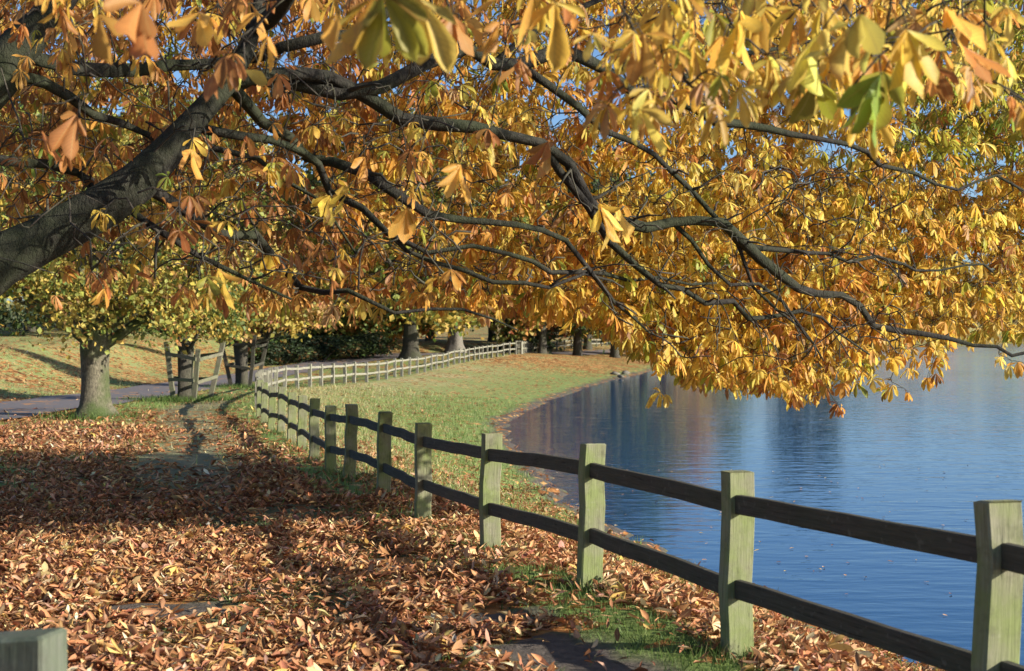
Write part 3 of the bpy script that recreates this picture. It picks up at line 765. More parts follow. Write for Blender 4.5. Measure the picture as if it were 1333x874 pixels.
# ------------------------------------------------------------------ fences
def box_mesh(name, lx, ly, lz, mat, bev=.006, zs=0.0, jitter=0.0, seg=6, seed=0, top_tilt=0.0):
    """squared timber along Z from zs to zs+lz, slightly uneven, bevelled edges"""
    g = np.random.default_rng(seed)
    b = bev
    ring = np.array([(-lx / 2 + b, -ly / 2), (lx / 2 - b, -ly / 2), (lx / 2, -ly / 2 + b), (lx / 2, ly / 2 - b), (lx / 2 - b, ly / 2), (-lx / 2 + b, ly / 2), (-lx / 2, ly / 2 - b), (-lx / 2, -ly / 2 + b)])
    V = []; 
    zz = list(np.linspace(zs, zs + lz - b, seg + 1)) + [zs + lz]
    for i, z in enumerate(zz):
        sc = np.array([1, 1.0]) if i < len(zz) - 1 else np.array([1 - 2 * b / lx, 1 - 2 * b / ly])
        off = g.normal(0, jitter, 2)
        for r in ring:
            rr = r * sc * (1 + g.normal(0, jitter * 1.2)) + off
            V.append((rr[0], rr[1], z + (top_tilt * rr[0] if i >= len(zz) - 2 else 0)))
    Q = []
    m = len(zz)
    for i in range(m - 1):
        for j in range(8): Q.append((i * 8 + j, i * 8 + (j + 1) % 8, (i + 1) * 8 + (j + 1) % 8, (i + 1) * 8 + j))
    b0 = (m - 1) * 8
    for base, flip in ((0, True), (b0, False)):
        for qd in ((0, 1, 2, 3), (3, 4, 7, 0), (4, 5, 6, 7)):
            qq = [base + k for k in qd]; Q.append(qq[::-1] if flip else qq)
    return mesh_np(name, np.array(V), np.array(Q), mat, smooth=False)

def post_rail(posts, name, label, group, pm, rm, pw, pt, h, rails, rail_h, rail_t, lean=None, firstrot=None, sink=.25):
    """posts: list of (x,y,zground)"""
    b = np.array(posts[0]); root = empty(name, b, label, 'fence', group)
    n = len(posts); tops = []
    for i, p in enumerate(posts):
        p = np.array(p); a = np.array(posts[max(i - 1, 0)]); c = np.array(posts[min(i + 1, n - 1)])
        ang = math.atan2(c[1] - a[1], c[0] - a[0])
        hh = h + random.uniform(-.02, .02)
        me = box_mesh('post', pt, pw, hh + sink, pm, .007, -sink, .006, 6, 100 + i, top_tilt=random.uniform(-.12, .12))
        o = link('post', me, root); o.location = p - b
        lx, ly = (lean[i] if lean else (random.gauss(0, .012), random.gauss(0, .012)))
        o.rotation_euler = (lx, ly, ang + random.gauss(0, .03))
    for i in range(n - 1):
        p = np.array(posts[i]); q = np.array(posts[i + 1])
        for rh in rails:
            A_ = p + (0, 0, rh + random.uniform(-.012, .012)); B_ = q + (0, 0, rh + random.uniform(-.012, .012))
            L = np.linalg.norm(B_ - A_) ; d = (B_ - A_) / L
            me = box_mesh('rail', rail_h, rail_t, L - .006, rm, .006, 0.003, .004, 6, 300 + i)
            o = link('rail', me, root); o.location = A_ - b
            # local z along d, local x vertical-ish
            from mathutils import Matrix, Vector
            z = Vector(d); x = Vector((0, 0, 1)) - z * z.z; x.normalize(); y = z.cross(x)
            o.rotation_euler = Matrix((x, y, z)).transposed().to_euler()
    return root

near = [(3.05, 1.0), (2.42, 2.85)] + [tuple(p) for p in FENCE[2:17]]
near = [(x, y, gzat(x, y)) for x, y in near]
lean = [(0, 0)] * len(near)
lean = [(random.gauss(0, .008), random.gauss(-.0, .008)) for _ in near]
lean = [(0.02 + random.gauss(0, .008), random.gauss(0, .008)) for _ in near]
near_fence = post_rail(near, 'post_and_rail_fence', 'nearest fence run, thick green algae covered posts with dark rails beside the leafy path', 'post and rail fencing along the lake', M['post'], M['rail'], .15, .088, .95, (.775, .345), .096, .042, lean)

mid_px = [(-6.55, 33.9), (-7.0, 36), (-7.45, 38.2), (-7.85, 40.5), (-8.2, 42.8), (-8.52, 45.2), (-8.82, 47.6), (-9.05, 50), (-9.1, 52.3), (-8.95, 54.4)]
xs = [403, 418, 433, 449, 461, 477, 492, 503, 514, 523, 533, 543, 553, 561, 568, 576, 583, 591, 598, 604, 610, 617, 623, 628, 634, 640, 647, 655, 663, 671]
dd = np.interp(xs, [403, 477, 523, 561, 604, 640, 671], [56, 63.5, 73, 82, 92, 98.5, 104])
mid = mid_px + [((x - CX) * d / F, d) for x, d in zip(xs, dd)]
mid = [(x, y, gzat(x, y)) for x, y in mid]
post_rail(mid, 'post_and_rail_fence', 'middle run of sunlit pale post and rail fence curving up the bank behind the bend', 'post and rail fencing along the lake', M['pale_wood'], M['pale_wood'], .15, .10, 1.0, (.86, .42), .095, .045)
fx = np.linspace(0, 1, 22)[1:]
far = [(.2 + 2.1 * t * 2 if t < .5 else 2.3 + (12.7 - 2.3) * (t - .5) * 2, 104 + 24 * t * 2 if t < .5 else 128 + 47 * (t - .5) * 2) for t in fx]
far = [(mid[-1][0] + .5, mid[-1][1] + 2)] + far
far = [(x, y, gzat(x, y)) for x, y in far]
post_rail(far, 'post_and_rail_fence', 'farthest run of pale fence along the top of the leaf covered orange bank', 'post and rail fencing along the lake', M['pale_wood'], M['pale_wood'], .2, .14, 1.05, (.9, .42), .13, .06)

# broad timber post in the bottom left corner
c = P(22, 828, 3.25)
zg = gzat(c[0], c[1]); hh = c[2] - zg
root = link('timber_post', box_mesh('timber_post', .30, .12, hh + .3, M['dark_post'], .008, -.3, .003, 5, 900, top_tilt=.12))
root.location = (P(81, 822, 3.25)[0] - .15, 3.25, zg); root.rotation_euler = (0, 0, R(-14))
tag(root, 'broad shaded grey green timber post with a sloping top, standing alone in the fallen leaves', 'post')

# ------------------------------------------------------------------ background trees
def crown_mesh(name, seed, lobes, nleaf, size, pal, wts, clump=.5, shell=.55):
    g = np.random.default_rng(seed)
    lob = np.array(lobes, float)   # x,y,z,rx,ry,rz
    vol = lob[:, 3] * lob[:, 4] * lob[:, 5]; pr = vol ** .67; pr /= pr.sum()
    # sub-clumps scattered over the lobes
    nc = max(40, nleaf // 55)
    li = g.choice(len(lob), nc, p=pr)
    u = norm(g.normal(size=(nc, 3))); u[:, 2] = np.where(u[:, 2] < -.5, -u[:, 2], u[:, 2]); r = g.uniform(shell, 1.05, nc)
    cc = lob[li, :3] + u * lob[li, 3:6] * r[:, None]
    csz = clump * g.uniform(.55, 1.35, nc)
    ccol = g.choice(len(pal), nc, p=np.array(wts) / np.sum(wts))
    k = g.choice(nc, nleaf, p=csz ** 2 / np.sum(csz ** 2))
    off = g.normal(size=(nleaf, 3)) * csz[k][:, None] * np.array([.62, .62, .42])
    pos = cc[k] + off
    s = size * g.uniform(.6, 1.35, nleaf)
    d = norm(g.normal(size=(nleaf, 3)) + np.array([0, 0, -.5])); n = norm(g.normal(size=(nleaf, 3)) + np.array([0, 0, .8]) + norm(off) * .6)
    b = norm(np.cross(n, d)); n = np.cross(d, b)
    V = np.stack([pos, pos + d * (.45 * s)[:, None] + b * (.4 * s)[:, None] + n * (.1 * s)[:, None], pos + d * s[:, None], pos + d * (.45 * s)[:, None] - b * (.4 * s)[:, None] + n * (.1 * s)[:, None]], 1).reshape(-1, 3)
    Q = np.arange(nleaf * 4).reshape(-1, 4)
    pick = np.where(g.uniform(size=nleaf) < .7, ccol[k], g.choice(len(pal), nleaf, p=np.array(wts) / np.sum(wts)))
    C = np.array(pal)[pick] * np.exp(g.normal(0, .18, (nleaf, 1))) * np.exp(g.normal(0, .06, (nleaf, 3)))
    return mesh_np(name, V, Q, M['foliage'], np.repeat(np.clip(C, .005, .7), 4, 0), smooth=False), cc

def trunk_mesh(name, seed, h, r, flare, mat, lobes, nb=7, fork=None, lean=(0, 0), sides=16, ivy=0):
    g = np.random.default_rng(seed)
    acc = Acc()
    top = np.array([lean[0], lean[1], h])
    pts_ = np.array([[0, 0, -.3, r * flare * 1.25], [0, 0, .03 * h + .05, r * flare], [lean[0] * .1, lean[1] * .1, .16 * h, r * (1 + (flare - 1) * .25)], [lean[0] * .5, lean[1] * .5, .5 * h, r * .95], [lean[0] * .8, lean[1] * .8, .85 * h, r * .98], [lean[0], lean[1], h, r * .85], [lean[0] * 1.1, lean[1] * 1.1, h * 1.5, r * .4], [lean[0], lean[1], h * 2.2, r * .12]])
    p = catmull(pts_, max(.15, h / 14)); tube(acc, p[:, :3], p[:, 3], sides, .16, seed)
    lob = np.array(lobes)
    for i in range(nb):
        l = lob[i % len(lob)]; tgt = l[:3] + g.normal(0, .25, 3) * l[3:6]
        st = top * g.uniform(.72, 1.15); st[:2] += g.normal(0, .1 * r, 2)
        mid_ = st * .45 + tgt * .55; mid_[2] += g.uniform(-.05, .12) * np.linalg.norm(tgt - st)
        rr = r * g.uniform(.3, .48)
        q = catmull(np.array([[*st, rr], [*mid_, rr * .6], [*tgt, rr * .22]]), .35); tube(acc, q[:, :3], q[:, 3], 8, .08, seed + i)
    return mesh_np(name, *acc.arr(), mat)

def rnd_lobes(seed, n, z0, z1, rad, lr):
    g = np.random.default_rng(seed); L = []
    for i in range(n):
        t = (i + .5) / n; z = z0 + (z1 - z0) * t
        rr = rad * math.sin(math.pi * min(.98, .18 + .78 * t)) ** .7
        a = i * 2.4 + g.uniform(-.5, .5); q = rr * g.uniform(.45, .8)
        s = lr * g.uniform(.75, 1.25)
        L.append((math.cos(a) * q, math.sin(a) * q, z, s * 1.15, s * 1.15, s * .85))
    return L

def tree(name, x, y, label, cm, tm, group=None, rz=0, sc=1.0, cat='tree'):
    z = gzat(x, y)
    r = empty(name, (x, y, z), label, cat, group, rz); r.scale = (sc, sc, sc)
    link('trunk', tm, r); link('crown', cm, r)
    return r

G1, G2_, YG, YL, OR, RD, BR, DK = (.07, .11, .025), (.11, .16, .035), (.24, .25, .05), (.42, .31, .06), (.42, .20, .05), (.34, .12, .06), (.20, .11, .04), (.035, .055, .024)
# field maple with a thick pale trunk
def atpx(px, d): return ((px - CX) * d / F, d)
L1 = [(-2.2, -.6, 2.9, 2.2, 2.0, 1.1), (1.4, -1.0, 2.7, 2.0, 1.9, 1.0), (3.1, .3, 3.2, 1.6, 1.8, 1.1), (0, 0, 4.4, 2.6, 2.6, 1.5), (-3.0, .5, 4.3, 1.8, 1.8, 1.4), (2.4, 1.0, 5.0, 2.0, 2.0, 1.5), (-.8, .4, 6.3, 2.2, 2.2, 1.5), (1, 0, 7.6, 1.6, 1.6, 1.2)]
cm, _ = crown_mesh('crown', 11, L1, 24000, .135, [YG, YL, (.36, .27, .05), G2_, BR, (.52, .40, .10)], [.28, .26, .2, .12, .1, .04], .55)
tm = trunk_mesh('trunk', 12, 2.15, .35, 1.6, M['bark_pale'], L1, 8)
x, y = atpx(123, 33.0)
t1 = tree('maple_tree', x, y, 'stout tree with a thick pale mossy trunk and low yellow green crown', cm, tm)
# two young guarded trees
L2 = [(-1.0, -.3, 2.6, 1.2, 1.2, .8), (.9, -.4, 2.5, 1.3, 1.2, .8), (0, .3, 3.6, 1.6, 1.6, 1.1), (1.4, .2, 3.3, 1.1, 1.1, .8), (-.4, 0, 4.9, 1.2, 1.2, 1.0), (-1.7, .2, 3.2, .9, .9, .7)]
cm2, _ = crown_mesh('crown', 21, L2, 10000, .14, [YG, G2_, YL, (.19, .26, .09), OR], [.34, .26, .2, .14, .06], .42)
tm2 = trunk_mesh('trunk', 22, 1.95, .21, 1.15, M['bark_dark'], L2, 6)
x2, y2 = atpx(240, 43.0)
tree('young_tree', x2, y2, 'slim tree with green and yellow leaves inside an open splayed timber guard', cm2, tm2)
L3 = [(-1.2, -.4, 2.7, 1.5, 1.4, .9), (1.2, -.5, 2.6, 1.6, 1.4, .9), (2.6, .2, 2.9, 1.2, 1.2, .8), (0, .3, 3.9, 2.0, 1.9, 1.2), (.6, 0, 5.3, 1.5, 1.5, 1.1), (-2.0, .3, 3.7, 1.1, 1.1, .8)]
cm3, _ = crown_mesh('crown', 31, L3, 7500, .20, [YL, (.46, .27, .10), OR, YG, (.50, .40, .13), RD], [.3, .22, .14, .18, .12, .04], .48)
tm3 = trunk_mesh('trunk', 32, 2.2, .29, 1.1, M['bark_dark'], L3, 6)
x3, y3 = atpx(315, 56.5)
tree('young_tree', x3, y3, 'dark trunked tree with peach and yellow leaves inside a tall dark timber guard', cm3, tm3)

for px_, d, sc_t, cc_, lab in [(442, 104, 2.1, cm2, 'sunlit green and yellow tree rising over the middle of the dark shrubs'), (392, 99, 1.9, cm3, 'sunlit peach and yellow tree over the dark shrubs, right of the tall narrow guard'), (492, 110, 2.2, cm2, 'sunlit green tree touching the broad tree with the dark flared trunk')]:
    tx, ty = atpx(px_, d)
    tree('young_tree', tx, ty, lab, cc_, tm2, None, px_ * .1, sc_t)

def timber(name, a, b, w, t, mat, parent, base, seed):
    from mathutils import Matrix, Vector
    a = np.array(a); b = np.array(b); L = np.linalg.norm(b - a); z = Vector((b - a) / L)
    x = Vector((1, 0, 0)) if abs(z.z) > .6 else Vector((0, 0, 1)); x = x - z * z.dot(x); x.normalize(); yv = z.cross(x)
    o = link(name, box_mesh(name, w, t, L, mat, .006, 0, .006, 4, seed), parent)
    o.location = a; o.rotation_euler = Matrix((x, yv, z)).transposed().to_euler(); return o

def guard(x, y, label, mat, r0, r1, h, rails, seed, rot=.5, skew=0):
    z = gzat(x, y); root = empty('tree_guard', (x, y, z), label, 'tree guard')
    g = np.random.default_rng(seed); P0 = []; P1 = []
    for i in range(4):
        a = rot + i * math.pi / 2
        hx = h * g.uniform(.92, 1.06)
        p0 = np.array([math.cos(a) * r0, math.sin(a) * r0, -.15]); p1 = np.array([math.cos(a) * r1 + skew, math.sin(a) * r1, hx])
        P0.append(p0); P1.append(p1); timber('post', p0, p1, .15, .12, mat, root, None, seed * 10 + i)
    for i in range(4):
        for f in rails:
            j = (i + 1) % 4; f2 = f + g.uniform(-.05, .05)
            a = P0[i] + (P1[i] - P0[i]) * f; b = P0[j] + (P1[j] - P0[j]) * f2
            out_ = norm((a + b) * np.array([.5, .5, 0])) * .075
            timber('rail', a + out_, b + out_, .11, .05, mat, root, None, seed * 10 + 5 + i)
guard(x2 + .25, y2 - .1, 'open splayed tree guard of grey green timbers round the slim green and yellow tree', M['guard_wood'], .55, .92, 1.85, (.42, .82), 4, .35, .12)
guard(x3 + .1, y3, 'tall dark timber tree guard widening upwards round the peach leaved tree', M['rail'], .55, 1.15, 2.35, (.45, .8), 5, .6)

# big tree by the road with a dark flared trunk and one with a pale trunk
L4 = rnd_lobes(41, 14, 3.4, 17, 10.5, 3.6) + [(-6, -3, 3.2, 3.2, 3, 1.3), (5, -3, 3.4, 3.4, 3, 1.3), (0, -5, 4.2, 3.6, 3, 1.6), (-10, 0, 4, 2.8, 2.8, 1.4)]
cm4, _ = crown_mesh('crown', 41, L4, 15000, .46, [YG, YL, G2_, G1, OR], [.28, .26, .24, .1, .12], 1.15)
tm4 = trunk_mesh('trunk', 42, 4.2, .52, 1.5, M['bark_dark'], L4, 10)
x, y = atpx(535, 97.0)
tree('oak_tree', x, y, 'broad tree with a dark trunk flared at the root, beside the far road', cm4, tm4)
L5 = rnd_lobes(51, 14, 4.2, 18, 10.5, 3.6) + [(-5, -3, 4.4, 3.2, 3, 1.3), (5, -3, 4.2, 3.4, 3, 1.3), (0, -5, 5.0, 3.6, 3, 1.6)]
cm5, _ = crown_mesh('crown', 51, L5, 15000, .46, [OR, YL, YG, BR, (.48, .36, .10)], [.3, .3, .2, .1, .1], 1.15)
tm5 = trunk_mesh('trunk', 52, 4.8, .55, 1.6, M['bark_grey'], L5, 10)
x, y = atpx(593, 109.0)
tree('beech_tree', x, y, 'orange leaved tree with a pale grey flared trunk just behind the fence', cm5, tm5)

# the woods behind: a few crowns, copied
def kit(seed, n, z0, z1, rad, lr, pal, w, nleaf=9000, size=.55, mat='bark_dark', h=4.0, r=.4):
    L = rnd_lobes(seed, n, z0, z1, rad, lr)
    c, _ = crown_mesh('crown', seed, L, nleaf, size, pal, w, 1.1); t = trunk_mesh('trunk', seed + 1, h, r, 1.3, M[mat], L, 8, sides=10)
    return c, t
KITS = {
 'green': kit(61, 13, 3, 15, 7.0, 3.2, [G1, G2_, YG, (.14, .17, .05)], [.35, .35, .2, .1]),
 'yellow': kit(71, 13, 3, 16, 7.0, 3.2, [YL, YG, (.5, .38, .10), G2_, OR], [.35, .25, .15, .15, .1]),
 'orange': kit(81, 12, 3, 14, 6.5, 3.0, [OR, YL, RD, BR, YG], [.35, .25, .15, .1, .15]),
 'dark': kit(91, 14, 2.0, 17, 6.0, 3.0, [DK, G1, (.045, .07, .03), BR], [.4, .3, .2, .1]),
}
DESC = {'green': 'leafy green tree', 'yellow': 'yellow green autumn tree', 'orange': 'orange brown autumn tree', 'dark': 'dark evergreen tree'}
BG = [ # px, distance, scale, kind, where
 (-60, 78, .95, 'green', 'at the left edge of the woods on the road bank'), (40, 92, 1.0, 'yellow', 'behind the stout pale trunked tree on the road bank'), (150, 86, .8, 'orange', 'on the road bank right of the stout pale trunked tree'),
 (235, 104, 1.0, 'green', 'behind the open splayed guard beyond the road'), (300, 118, 1.05, 'yellow', 'behind the tall narrow guard beyond the road'), (372, 112, .85, 'green', 'beyond the road over the dark shrubs'),
 (425, 128, 1.0, 'orange', 'deep in the woods left of the dark flared trunk'), (470, 118, .9, 'green', 'left of the dark flared trunk in the woods'), (500, 150, 1.2, 'yellow', 'far behind the dark flared trunk'),
 (560, 150, 1.1, 'dark', 'far behind between the dark flared and the pale grey trunk'), (640, 155, 1.1, 'yellow', 'on the far lawn right of the pale grey trunk'), (690, 165, 1.1, 'green', 'behind the end of the far fence'),
 (706, 117, .85, 'orange', 'at the end of the leaf covered slope, nearest the far fence'), (752, 121, .95, 'dark', 'at the waterside tip of the bank behind the stones'), (800, 127, 1.0, 'green', 'by the water right of the stones'), (838, 134, 1.0, 'orange', 'by the water behind the tips of the hanging leaves'),
 (712, 138, .9, 'dark', 'on the far bank by the water, nearest the leaf covered slope'), (765, 150, 1.05, 'orange', 'on the far bank beside the leaf covered slope'), (815, 158, 1.05, 'green', 'on the far bank above the stones at the waterside'),
 (865, 178, .9, 'yellow', 'on the far bank behind the hanging leaves'), (930, 205, .9, 'green', 'far along the bank behind the bough'), (1050, 222, 1.15, 'dark', 'on the lakeside alone, mirrored in the middle of the water'),
]
def put_tree(px, d, sc, kind, lab, group, seed):
    x, y = atpx(px, d); z = gzat(x, y)
    c, t = KITS[kind]
    r = empty({'green': 'leafy_tree', 'yellow': 'autumn_tree', 'orange': 'autumn_tree', 'dark': 'evergreen_tree'}[kind], (x, y, z - .1), lab, 'tree', group, seed * 1.7)
    r.scale = (sc, sc, sc * random.uniform(.92, 1.1))
    link('trunk', t, r); link('crown', c, r)
for i, (px_, d, sc, kind, where) in enumerate(BG):
    put_tree(px_, d, sc, kind, f'{DESC[kind]} {where}', 'trees of the woods behind the road and along the far bank', i)
for i in range(16):
    put_tree(1120 + i * 24 + random.uniform(-8, 8), [300, 352, 392, 400][min(3, i // 2)] + 12 + random.uniform(0, 18) + (i % 2) * 15, random.uniform(.6, .8), ['green', 'orange', 'yellow', 'dark'][i % 4],
             'distant tree in the row along the far shore of the lake', 'trees along the far shore of the lake', i + 30)

# dark shrubs and hedge
def shrub_mesh(seed, rx, ry, rz, n, size, pal, w):
    g = np.random.default_rng(seed)
    L = [(g.uniform(-.6, .6) * rx, g.uniform(-.4, .4) * ry, rz * g.uniform(.3, .6), rx * .45, ry * .55, rz * .45) for _ in range(8)]
    c, _ = crown_mesh('foliage', seed, L, n, size, pal, w, .5, .3)
    acc = Acc()
    for l in L[:6]:
        q = catmull(np.array([[l[0] * .2, l[1] * .2, -.1, .07], [l[0] * .6, l[1] * .6, l[2] * .6, .05], [l[0], l[1], l[2], .02]]), .3); tube(acc, q[:, :3], q[:, 3], 6)
    return c, mesh_np('stem', *acc.arr(), M['bark_dark'])
sc_, ss_ = shrub_mesh(101, 3.4, 2.2, 2.6, 5000, .28, [DK, (.03, .05, .02), G1, BR], [.5, .25, .15, .1])
for px_, d, s, lab in [(362, 88, .95, 'low dark evergreen shrub beyond the road just right of the narrow guard'), (412, 92, 1.2, 'wide dark evergreen shrub on the road bank, middle of the three'), (466, 97, 1.15, 'dark evergreen shrub nearest the dark flared trunk')]:
    x, y = atpx(px_, d); r = empty('shrub', (x, y, gzat(x, y) - .1), lab, 'shrub', 'dark shrubs on the road bank', px_); r.scale = (s, s, s * .62)
    link('stem', ss_, r); link('foliage', sc_, r)
gc, gs = shrub_mesh(111, 4.5, 2.0, 2.4, 5000, .28, [G1, G2_, YG, RD, OR], [.35, .3, .2, .05, .1])
for px_, d, s, lab in [(430, 104, 1.15, 'rounded green bush with red tinged leaves behind the dark shrubs'), (330, 100, 1.0, 'green bush beyond the road behind the narrow guard'), (392, 108, 1.7, 'tall green and red tinged bush between the narrow guard and the rounded bush'), (478, 110, 1.8, 'largest green bush, just left of the dark flared trunk')]:
    x, y = atpx(px_, d); r = empty('bush', (x, y, gzat(x, y) - .1), lab, 'bush', 'green bushes at the edge of the woods', px_); r.scale = (s, s, s)
    link('stem', gs, r); link('foliage', gc, r)
L = [(i * 1.1 - 13, 0, .9, .9, .8, .9) for i in range(24)]
hc, _ = crown_mesh('hedge', 121, L, 9000, .22, [DK, (.03, .06, .035), G1], [.5, .3, .2], .45, .5)
x, y = atpx(20, 70); h_ = link('hedge', hc); h_.location = (x - 3, y + 6, gzat(x - 3, y + 6)); h_.rotation_euler = (0, 0, .25)
tag(h_, 'long dark green hedge along the top of the grass bank at the left', 'hedge')

# stones at the tip of the bank
for i, (px_, py_, s) in enumerate([(800, 487, .3), (808, 490, .2), (814, 486, .32)]):
    acc = Acc(); g = np.random.default_rng(i + 500)
    th = np.linspace(0, math.pi, 8); V = []; 
    pts_ = np.array([(0, 0, s * .6 * math.cos(a)) for a in th]); rad = s * np.sin(th) * (1 + g.normal(0, .1, 8)) + .01
    tube(acc, pts_[::-1], rad, 10, .25, i)
    d = 3.45 * F / (py_ - HOR); xy = atpx(px_, d)
    st = link('stone', mesh_np('stone', *acc.arr(), M['bark_grey'])); st.location = (*xy, WZ + .12 + s * .1)
    tag(st, ['pale grey stone lying leftmost of the three at the waterside tip of the bank', 'smallest grey stone between two others at the waterside tip of the bank', 'largest grey stone at the waterside tip of the bank'][i], 'stone', 'stones at the waterside')

# ------------------------------------------------------------------ fallen leaves (real curled leaflets)
def scatter(n, xr, yr, fun):
    X = rng.uniform(*xr, n) if not callable(xr) else xr(n); Y = rng.uniform(*yr, n)
    P2 = np.column_stack([X, Y]); return P2
LPAL = np.array([(.58, .31, .155), (.66, .41, .21), (.46, .22, .11), (.26, .12, .07), (.72, .54, .30), (.54, .34, .23), (.66, .44, .14)])
LW = np.array([.24, .18, .18, .19, .08, .10, .03])
fal = LeafAcc()
def drop(n, yr, size, st, wp, pw=1.0, lift=.05):
    Y = yr[0] + (yr[1] - yr[0]) * rng.uniform(0, 1, n) ** pw
    X = rng.uniform(-1, 1, n) * (.44 * Y + 1.5)
    P2 = np.column_stack([X, Y]); z, I = terrain(P2); l, p, d = masks(P2, I)
    k = (rng.uniform(size=n) < l ** 1.3) & (~I['lake']) & (z > WZ + .08) & ~((I['dr'] < 1.9) & (rng.uniform(size=n) > .12))
    P2, z = P2[k], z[k]; n = len(P2)
    e = .05
    zx, _ = terrain(P2 + (e, 0)); zy, _ = terrain(P2 + (0, e))
    gn = norm(np.column_stack([-(zx - z) / e, -(zy - z) / e, np.ones(n)]))
    a = rng.uniform(0, 6.283, n)
    d = np.column_stack([np.cos(a), np.sin(a), rng.normal(0, .2, n) * (1 if yr[0] < 10 else .5)])
    nr = gn + rng.normal(0, .22, (n, 3)) * (1 if yr[0] < 10 else .5)
    L = size * np.minimum(np.exp(rng.normal(0, .36, n)), 1.7); W = L * rng.uniform(.10, .27, n)
    b = np.column_stack([P2, z + rng.uniform(.012, lift, n)]) - norm(d) * (L * .5)[:, None]
    ci = rng.choice(len(LPAL), n, p=LW / LW.sum())
    c = LPAL[ci] * np.array([.97, .90, .88]) * np.exp(rng.normal(.03, .32, (n, 1))) * np.exp(rng.normal(0, .07, (n, 3)))
    fal.add(*leaflets(b, d, nr, L, W, np.zeros(n), rng.uniform(-.2, 1.3, n), rng.normal(.25, .9, n), np.clip(c, .02, .75), rng.choice([0, .3, .7], n), st, wp, .2))
ST, WPf = (0, .22, .5, .78, 1), (.05, .5, .95, .75, .05)
drop(170000, (4.2, 14), .072, ST, WPf, .8, .05)
drop(110000, (13.5, 30), .10, (0, .35, .7, 1), (.05, .8, .9, .05), .9, .03)
drop(50000, (29, 60), .12, (0, .5, 1), (.08, .95, .06), 1, .03)
# compound leaves that fell whole
n = 260
Y = rng.uniform(4.5, 12, n); X = rng.uniform(-1, 1, n) * (.42 * Y); P2 = np.column_stack([X, Y]); z, I = terrain(P2); l, p, d_ = masks(P2, I)
k = (rng.uniform(size=n) < l) & ~I['lake']; P2, z = P2[k], z[k]; n = len(P2)
a = rng.uniform(0, 6.28, n)
compound(fal, np.column_stack([P2, z + rng.uniform(.05, .09, n)]), np.column_stack([np.cos(a), np.sin(a), np.full(n, .15)]), rng.uniform(.10, .145, n), LPAL[rng.choice([0, 1, 4, 6], n)], spread=.7, droop=.15)
# a few leaves afloat
n = 260; Y = rng.uniform(10, 34, n); X = rng.uniform(-.2, .42, n) * Y; P2 = np.column_stack([X, Y]); z, I = terrain(P2)
k = I['lake'] & (I['ds'] > .1); P2 = P2[k]; n = len(P2); a = rng.uniform(0, 6.28, n); d3 = np.column_stack([np.cos(a), np.sin(a), np.zeros(n)])
fal.add(*leaflets(np.column_stack([P2, np.full(n, WZ + .012)]), d3, np.tile([0, 0, 1.0], (n, 1)), rng.uniform(.05, .11, n), rng.uniform(.015, .03, n), np.zeros(n), rng.uniform(.1, .5, n), rng.uniform(0, .3, n), LPAL[rng.integers(0, 7, n)], np.zeros(n), ST, WPf, .1))
tag(link('fallen_leaves', fal.mesh('fallen_leaves', M['litter'])), kind='stuff')

# ------------------------------------------------------------------ grass
def blades(n, P2, z, hgt, wid, cols, wts):
    n = len(P2)
    a = rng.uniform(0, 6.283, n); h = hgt * rng.uniform(.5, 1.4, n)
    lean_ = rng.normal(0, .45, (n, 2)) * h[:, None]
    wv = np.column_stack([np.cos(a), np.sin(a), np.zeros(n)]) * (wid * rng.uniform(.6, 1.3, n))[:, None]
    b = np.column_stack([P2, z - .01]); t = b + np.column_stack([lean_, h]); m = b + np.column_stack([lean_ * .35, h * .55])
    V = np.stack([b - wv, b + wv, m + wv * .7, t, m - wv * .7], 1)
    V = np.stack([b - wv, b + wv, t + wv * .15, t - wv * .15], 1).reshape(-1, 3)
    c = np.array(cols)[rng.choice(len(cols), n, p=wts)] * np.exp(rng.normal(0, .22, (n, 1)))
    return V, np.arange(n * 4).reshape(-1, 4), np.repeat(np.clip(c, .005, .7), 4, 0)
gV = []; gQ = []; gC = []; gn_ = 0
def addgrass(n, yr, hgt, wid, fn, pw=1.0):
    global gn_
    Y = yr[0] + (yr[1] - yr[0]) * rng.uniform(0, 1, n) ** pw
    X = rng.uniform(-1, 1, n) * (.43 * Y + 1.0)
    P2 = np.column_stack([X, Y]); z, I = terrain(P2); l, p, d = masks(P2, I)
    pr = fn(P2, I, l, p, d)
    k = (rng.uniform(size=n) < pr) & ~I['lake'] & (z > WZ + .05) & (I['dr'] > 2)
    P2, z, d = P2[k], z[k], d[k]
    dry = rng.uniform(size=len(P2)) < d * .8
    for sel, cols in ((~dry, [(.06, .105, .022), (.10, .155, .035), (.15, .20, .06)] if hgt < .1 else [(.12, .19, .045), (.18, .26, .07), (.24, .31, .10)]), (dry, [(.38, .32, .15), (.50, .44, .24), (.28, .26, .11)])):
        V, Q, C = blades(0, P2[sel], z[sel], hgt, wid, cols, [.4, .4, .2])
        gV.append(V); gQ.append(Q + gn_); gC.append(C); gn_ += len(V)
addgrass(150000, (4.2, 13), .055, .0035, lambda P2, I, l, p, d: np.clip((1 - l) * 1.3 - .35, 0, 1) * (1 - p), .9)
addgrass(200000, (12, 60), .13, .008, lambda P2, I, l, p, d: np.clip((1 - l) * 1.1 - .2, 0, 1) * (1 - p) * np.where(I['s'] > 0, 1, .5) * np.where((I['s'] < -.9) & (I['s'] > -2.8), .15, 1), .8)
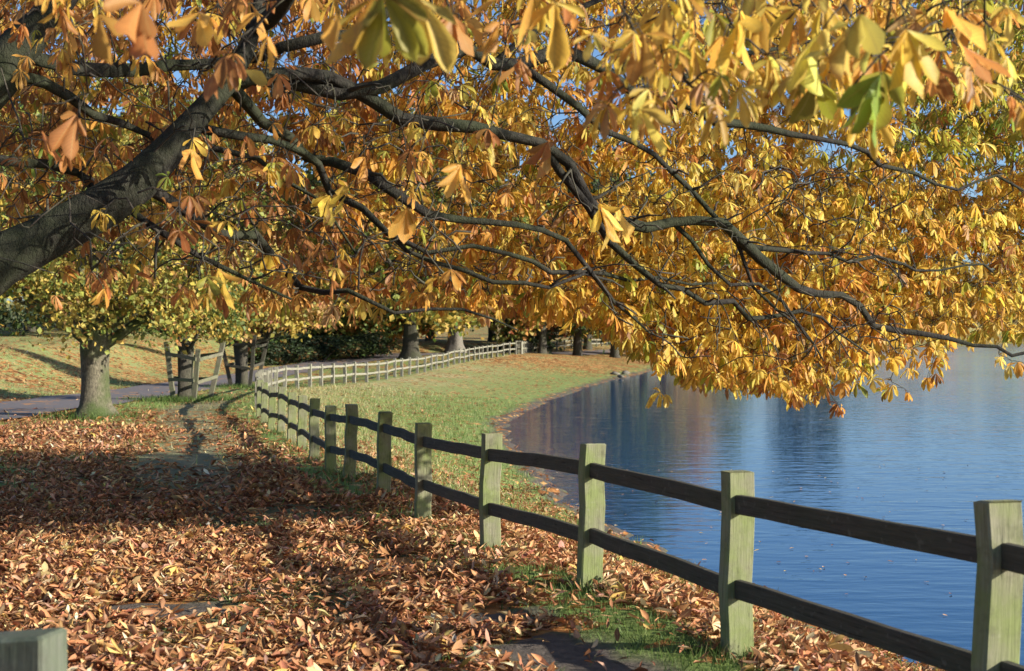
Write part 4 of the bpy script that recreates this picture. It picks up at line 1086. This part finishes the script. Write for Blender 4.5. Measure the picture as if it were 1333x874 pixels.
# tufts at the feet of the posts
Pt = []
for (x, y, z) in near:
    m = 260; a = rng.uniform(0, 6.28, m); r = .06 + np.abs(rng.normal(0, .16, m)); Pt.append(np.column_stack([x + np.cos(a) * r, y + np.sin(a) * r]))
Pt = np.vstack(Pt); zt, _ = terrain(Pt)
V, Q, C = blades(0, Pt, zt, .085, .004, [(.055, .10, .02), (.09, .15, .03), (.14, .19, .05), (.3, .26, .12)], [.35, .35, .2, .1])
gV.append(V); gQ.append(Q + gn_); gC.append(C); gn_ += len(V)
# tufts round the stout tree and the guards
for (x, y, r_, m) in ((t1.location.x, t1.location.y, .5, 1100), (x2, y2, .8, 2500), (x3, y3, .8, 1500)):
    a = rng.uniform(0, 6.28, m); r = .35 + np.abs(rng.normal(0, r_, m)); q = np.column_stack([x + np.cos(a) * r, y + np.sin(a) * r]); zq, _ = terrain(q)
    V, Q, C = blades(0, q, zq, .16, .012, [(.055, .10, .02), (.09, .15, .03), (.14, .19, .05)], [.4, .4, .2])
    gV.append(V); gQ.append(Q + gn_); gC.append(C); gn_ += len(V)
tag(link('grass', mesh_np('grass', np.concatenate(gV), np.concatenate(gQ), M['grass'], np.concatenate(gC), smooth=False)), kind='stuff')

# ------------------------------------------------------------------ light, sky, camera
sd = np.array([SUN_H[0] * math.cos(EL), SUN_H[1] * math.cos(EL), math.sin(EL)])
from mathutils import Vector
sun = bpy.data.lights.new('sun', 'SUN'); sun.energy = 5.0; sun.angle = R(.53); sun.color = (1.0, .92, .78)
so = bpy.data.objects.new('sun', sun); COL.objects.link(so)
so.rotation_euler = Vector(sd).to_track_quat('Z', 'Y').to_euler(); so.location = (30, -10, 30)

w = bpy.data.worlds.new('World'); scene.world = w; w.use_nodes = True
nt = w.node_tree; nt.nodes.clear()
sky = nt.nodes.new('ShaderNodeTexSky'); sky.sky_type = 'NISHITA'; sky.sun_disc = False
sky.sun_elevation = EL; sky.sun_rotation = math.atan2(SUN_H[0], SUN_H[1]); sky.air_density = .85; sky.dust_density = 1.0; sky.ozone_density = 4.5
bg = nt.nodes.new('ShaderNodeBackground'); bg.inputs[1].default_value = .095
ow = nt.nodes.new('ShaderNodeOutputWorld')
nt.links.new(sky.outputs[0], bg.inputs[0]); nt.links.new(bg.outputs[0], ow.inputs[0])

cam = bpy.data.cameras.new('camera'); co = bpy.data.objects.new('camera', cam); COL.objects.link(co)
co.location = (0, 0, EYE); co.rotation_euler = (R(90) - PITCH, 0, 0)
cam.sensor_width = 36; cam.lens = F / 1333 * 36; cam.clip_end = 2500; cam.clip_start = .1
cam.dof.use_dof = True; cam.dof.focus_distance = 11.5; cam.dof.aperture_fstop = 4.5
scene.camera = co
scene.view_settings.view_transform = 'Standard'; scene.view_settings.look = 'None'
scene.view_settings.exposure = 1.0; scene.view_settings.gamma = 1.0
scene.render.engine = 'CYCLES'
scene.cycles.use_denoising = True
scene.cycles.max_bounces = 8; scene.cycles.transmission_bounces = 6; scene.cycles.diffuse_bounces = 6; scene.cycles.glossy_bounces = 3
